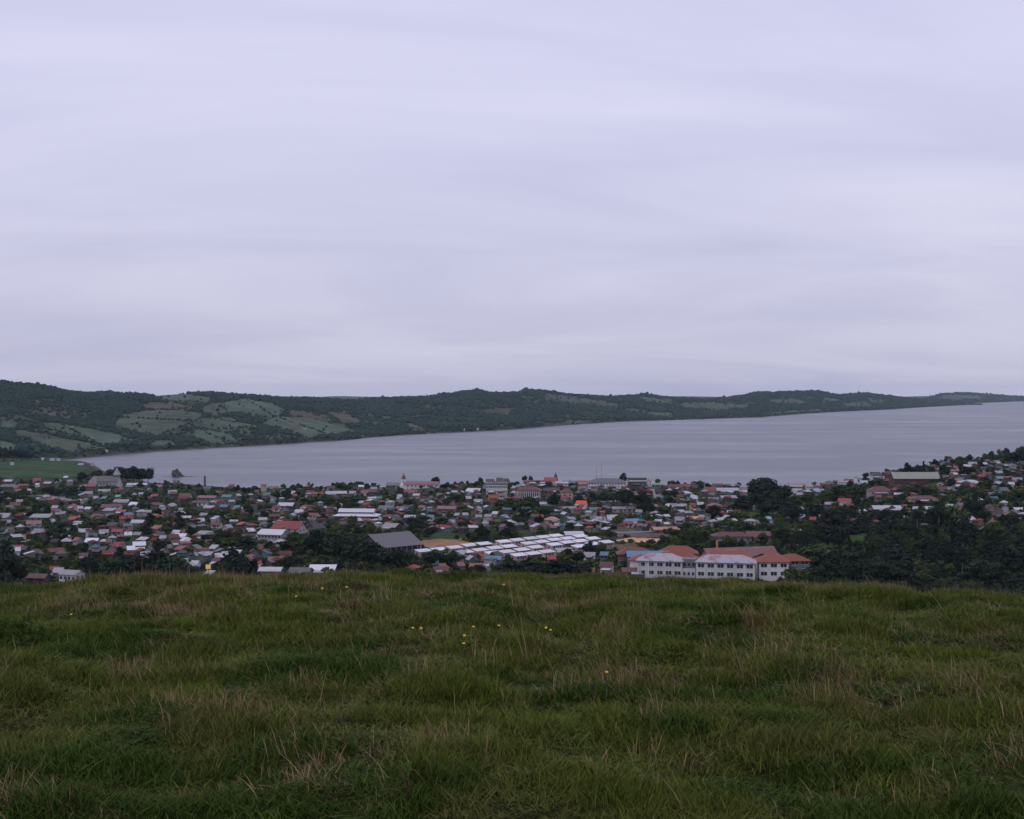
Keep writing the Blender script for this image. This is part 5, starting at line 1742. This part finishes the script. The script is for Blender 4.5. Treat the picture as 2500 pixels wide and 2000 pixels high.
isl.scale = (1.35, 1.3, 1.5)
isl.location = ((437 - CX) / F * Yi, Yi, -0.1)
im.materials.append(rm)
tag(isl, 'small steep rock islet standing alone in the grey bay', 'islet')
rv, rf_ = [], []
for k in range(24):
    a = 6.283 * k / 24
    rr = 1 + 0.25 * math.sin(3 * a) + 0.15 * math.sin(7 * a + 1)
    rv.append((17 * rr * math.cos(a) + 2, 4.5 * rr * math.sin(a), 0.22))
    rv.append((19 * rr * math.cos(a) + 2, 5.5 * rr * math.sin(a), -0.4))
rv.append((2, 0, 0.4))
for k in range(24):
    k2 = (k + 1) % 24
    rf_ += [(2 * k, 2 * k2, 48), (2 * k + 1, 2 * k2 + 1, 2 * k2, 2 * k)]
ree = mesh_obj('reef', pydata('reef', rv, rf_, rm))
ree.location = isl.location
tag(ree, 'flat dark reef awash round the foot of the rock islet', 'reef')


FARC = [(435, 1069, 7, 5, 'W', 'pale cottage standing alone in the hedged fields across the bay'), (258, 1101, 9, 4, 'R', 'low red roofed farmhouse by the far beach behind the pasture'),
        (175, 1044, 7, 4, 'P', 'tiny faded red barn under the dark wood across the bay'), (744, 1048, 9, 4, 'P', 'red roofed farmhouse in the big sloping field across the bay'),
        (1131, 1051, 8, 5, 'W', 'white cottage on the far beach under the wooded hill'), (1166, 1050, 6, 4, 'W', 'smaller pale cottage beside the white one on the far beach'),
        (305, 1064, 7, 5, 'L', 'grey farmhouse beside the hedged field across the bay'), (677, 1079, 7, 4, 'L', 'grey hut among trees at the far water edge')]
for px, row, w, hh, rk, lab in FARC:
    P = hill_point(px, row)
    if P is None:
        continue
    m = P.y / F
    root = empty('cottage', P, 0)
    L = w * m
    D = L * 0.7
    h = hh * m * 0.55
    v, f = wall_vf(L, D, h, h * 0.7, 'gable', 3)
    mesh_obj('wall', pydata('wall', v, f, WALL['w']), root)
    v, f = roof_vf(L, D, h, h * 0.7, 'gable')
    mesh_obj('roof', pydata('roof', v, f, ROOF[rk]), root)
    tag(root, lab, 'cottage')

MAST = plain_mat('mast_steel', (0.12, 0.12, 0.13), 0.5)
for px, row, hp, lab in ((1456, 1182, 48, 'thin radio mast on the skyline beside the long white building, shorter of two'), (1468, 1182, 52, 'thin radio mast on the skyline beside the long white building, taller of two')):
    x, y, z = ground(px, row)
    m = y / F
    root = empty('radio_mast', (x, y, z))
    prism('pole', root, (0, 0, 0), [(0.16, -1), (0.08, hp * m)], MAST, 6)
    for zz in (0.7, 0.85):
        part_box('crossbar', root, (0, 0, hp * m * zz), (1.6, 0.08, 0.08), MAST)
    tag(root, lab, 'mast')

# ------------------------------------------------------------------ meadow grass


def tuft(name, seed, mat, nblade, hmin, hmax, spread, lean, wid, wind=(-0.45, 0.1), seg=3, droop=0.35):
    rng = np.random.default_rng(seed)
    V, Q, T = [], [], []
    for b in range(nblade):
        r_ = spread * math.sqrt(rng.uniform(0, 1))
        a = rng.uniform(0, 6.283)
        bx, by = r_ * math.cos(a), r_ * math.sin(a)
        h = rng.uniform(hmin, hmax)
        az = rng.uniform(0, 6.283)
        dx, dy = math.cos(az) * lean * rng.uniform(0.2, 1) + wind[0] * rng.uniform(0.4, 1.2), math.sin(az) * lean * rng.uniform(0.2, 1) + wind[1]
        w = wid * rng.uniform(0.6, 1.3)
        sa = rng.uniform(0, 6.283)
        sxv, syv = math.cos(sa) * w, math.sin(sa) * w * 0.6
        tint = rng.uniform(0, 1)
        o = len(V)
        for s in range(seg + 1):
            t_ = s / seg
            ww = (1 - t_) ** 0.7 if s < seg else 0.06
            cx_ = bx + dx * h * t_ ** 1.7
            cy_ = by + dy * h * t_ ** 1.7
            cz_ = h * (t_ - droop * t_ * t_ * abs(dx))
            V.append((cx_ - sxv * ww, cy_ - syv * ww, cz_))
            V.append((cx_ + sxv * ww, cy_ + syv * ww, cz_))
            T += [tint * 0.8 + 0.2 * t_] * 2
        for s in range(seg):
            k = o + 2 * s
            Q.append((k, k + 1, k + 3, k + 2))
    m = np_mesh(name, np.array(V), np.array(Q), mat, True)
    at = m.attributes.new('tint', 'FLOAT', 'POINT')
    at.data.foreach_set('value', np.array(T, np.float32))
    return m


def grass_mat(name, a, b, c):
    m, t, bs = new_mat(name)
    at = t.nodes.new('ShaderNodeAttribute')
    at.attribute_name = 'tint'
    oi = t.nodes.new('ShaderNodeObjectInfo')
    ge = t.nodes.new('ShaderNodeNewGeometry')
    n1 = noise_node(t, 0.9, 4.0, ge.outputs['Position'], 0.6)
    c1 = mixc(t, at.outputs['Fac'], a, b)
    c2 = mixc(t, mrange(t, n1.outputs['Fac'], 0.46, 0.66, 0.0, 0.5), c1, c)
    v = t.nodes.new('ShaderNodeVectorMath')
    v.operation = 'SCALE'
    lnk(t, c2, v.inputs[0])
    lnk(t, mrange(t, oi.outputs['Random'], 0, 1, 0.7, 1.25), v.inputs['Scale'])
    lnk(t, v.outputs[0], bs.inputs['Base Color'])
    bs.inputs['Roughness'].default_value = 0.6
    bs.inputs['Specular IOR Level'].default_value = 0.05
    return m


G1 = grass_mat('grass_green', (0.052, 0.078, 0.011), (0.118, 0.138, 0.026), (0.118, 0.105, 0.038))
G2 = grass_mat('grass_straw', (0.15, 0.105, 0.055), (0.30, 0.225, 0.125), (0.15, 0.10, 0.055))
G3 = grass_mat('grass_deep', (0.030, 0.058, 0.009), (0.056, 0.088, 0.014), (0.046, 0.074, 0.013))
tmpl = [tuft('tuft', 900 + i, G1, 110, 0.015, 0.060, 0.11, 1.4, 0.0028, (-0.25, 0.0)) for i in range(5)]
tmpl += [tuft('tuft', 920 + i, G3, 100, 0.015, 0.060, 0.10, 1.4, 0.0034, (-0.15, 0.0)) for i in range(3)]
tmpl += [tuft('tuft', 940 + i, G2, 34, 0.02, 0.10, 0.075, 1.4, 0.0022, (-0.9, 0.0), 4, 0.55) for i in range(4)]
tmpl += [tuft('tuft', 960 + i, G2, 4, 0.06, 0.19, 0.10, 0.9, 0.0021, (-0.8, 0.0), 4, 0.35) for i in range(3)]
gcol = template_collection('grass_tuft', tmpl)
n = 150000
gy = NR.uniform(3.4, 24.0, n)
half = 0.47 * np.maximum(gy, 13.5)
ok = NR.uniform(0, 1, n) < half / (0.47 * 24.0)
gy, half = gy[ok], half[ok]
gx = NR.uniform(-1, 1, len(gy)) * half
g2 = NR.uniform(24.0, 46.0, 15000)
gx = np.concatenate([gx, NR.uniform(-0.46, 0.46, 15000) * g2])
gy = np.concatenate([gy, g2])
n = len(gx)
gz = meadow_z(gx, gy)
dry = wob(gx, gy, 2.2, 1, 5) * 0.8 + wob(gx, gy, 8.0, 2, 2) * 0.4 + 0.75 * np.exp(-((gx + 3.9) ** 2 / 2.5 + (gy - 16.5) ** 2 / 7))
u = NR.uniform(0, 1, n)
pd = np.clip(0.08 + 0.46 * dry + 0.05 * np.clip((gy - 10) / 8, 0, 1), 0.02, 0.65)
idx = np.where(u < pd, NR.integers(8, 12, n), np.where(u > 0.982, NR.integers(12, 15, n), np.where(wob(gx, gy, 3.0, 0, 4) > 0.2, NR.integers(5, 8, n), NR.integers(0, 5, n))))
hollow = np.clip(0.85 + 0.95 * wob(gx, gy, 1.1, 0, 5), 0.25, 2.0) + 0.9 * np.exp(-((gx + 3.9) ** 2 / 1.6 + (gy - 16.5) ** 2 / 4))
far_ = np.where(gy > 24, 1.8, 1.0)
sc = NR.uniform(0.7, 1.35, n) * hollow * far_
rz_ = np.where(idx < 8, NR.uniform(-3.14, 3.14, n), NR.uniform(-0.8, 0.8, n))
scatter('meadow_grass', gcol, np.stack([gx, gy, gz - 0.008], -1), np.stack([NR.uniform(0.9, 1.3, n) * far_, NR.uniform(0.9, 1.3, n) * far_, sc], -1), rz_, idx, np.stack([NR.uniform(-0.15, 0.15, n), NR.uniform(-0.2, 0.2, n)], -1))

# ------------------------------------------------------------------ buttercups
PETAL = plain_mat('petal_yellow', (0.62, 0.44, 0.03), 0.5)
STEM = plain_mat('stem_green', (0.06, 0.10, 0.03), 0.6)
pv, pf_ = [], []
for k in range(5):
    a = 2 * math.pi * k / 5
    c, s = math.cos(a), math.sin(a)
    o = len(pv)
    for rr, ww, zz in ((0.002, 0.002, 0), (0.009, 0.007, 0.003), (0.016, 0.006, 0.008)):
        pv.append((rr * c - ww * s, rr * s + ww * c, zz))
        pv.append((rr * c + ww * s, rr * s - ww * c, zz))
    pf_ += [(o, o + 1, o + 3, o + 2), (o + 2, o + 3, o + 5, o + 4)]
petal_m = pydata('petals', pv, pf_, PETAL)
hv, hf = [], []
for zz, rr in ((0.0, 0.003), (0.006, 0.0045), (0.010, 0.002)):
    for k in range(6):
        hv.append((rr * math.cos(k * 1.047), rr * math.sin(k * 1.047), zz))
for s in range(2):
    for k in range(6):
        hf.append((s * 6 + k, s * 6 + (k + 1) % 6, s * 6 + 6 + (k + 1) % 6, s * 6 + 6 + k))
hf.append(tuple(range(12, 18)))
heart_m = pydata('heart', hv, hf, PETAL)
sv, sf = [], []
for zz, rr, xx in ((-0.05, 0.002, 0), (0.5, 0.0016, 0.02), (1.0, 0.0013, 0.0)):
    for k in range(5):
        sv.append((xx + rr * math.cos(k * 1.2566), rr * math.sin(k * 1.2566), zz))
for s in range(2):
    for k in range(5):
        sf.append((s * 5 + k, s * 5 + (k + 1) % 5, s * 5 + 5 + (k + 1) % 5, s * 5 + 5 + k))
stem_m = pydata('stem', sv, sf, STEM)
FLOW = [(787, 1437), (723, 1457), (174, 1501), (846, 1434), (1230, 1428), (1008, 1534), (1028, 1534), (1156, 1531), (1218, 1528), (1333, 1533), (1344, 1539), (1134, 1552), (1132, 1572), (1481, 1642)]
yy = np.arange(5.0, 24, 0.02)
for px, row in FLOW:
    zray = EYE - (row - HZ) / F * yy
    zg = meadow_z((px - CX) / F * yy, yy) + 0.15
    hit = np.nonzero(zray <= zg)[0]
    k = hit[0] if len(hit) else int(np.argmin(zray - zg))
    Y = float(yy[k])
    X = (px - CX) / F * Y
    zt_ = float(zray[k])
    z0 = float(meadow_z(X, Y))
    root = empty('buttercup', (X, Y, z0), R.uniform(0, 6.28))
    st = mesh_obj('stem', stem_m, root)
    st.scale = (1, 1, max(zt_ - z0, 0.05))
    for mname, mdat in (('petals', petal_m), ('heart', heart_m)):
        o = mesh_obj(mname, mdat, root)
        o.location = (0, 0, max(zt_ - z0, 0.05))
        o.scale = (0.52, 0.52, 0.52)
        o.rotation_euler = (R.uniform(0.3, 0.9), 0, -root.rotation_euler.z)
    tag(root, 'single yellow buttercup flowering on a thin stem in the meadow grass', 'flower', 'buttercups in the meadow')

# ------------------------------------------------------------------ haze over sea and town
hm = bpy.data.materials.new('haze_air')
hm.use_nodes = True
ht = hm.node_tree
for nd in list(ht.nodes):
    ht.nodes.remove(nd)
ho = ht.nodes.new('ShaderNodeOutputMaterial')
pvn = ht.nodes.new('ShaderNodeVolumePrincipled')
pvn.inputs['Color'].default_value = (0.70, 0.86, 1.0, 1)
pvn.inputs['Density'].default_value = 2.3e-5
pvn.inputs['Anisotropy'].default_value = 0.2
ht.links.new(pvn.outputs[0], ho.inputs['Volume'])
v, f = box_vf(-9500, 9500, -60, 14800, -6, 150)
hz_o = mesh_obj('haze', pydata('haze', v, f, hm))
hz_o['kind'] = 'stuff'
print('houses', HOUSE_N, 'filler', made, 'trees', TREE_OBJ, 'grass', n)
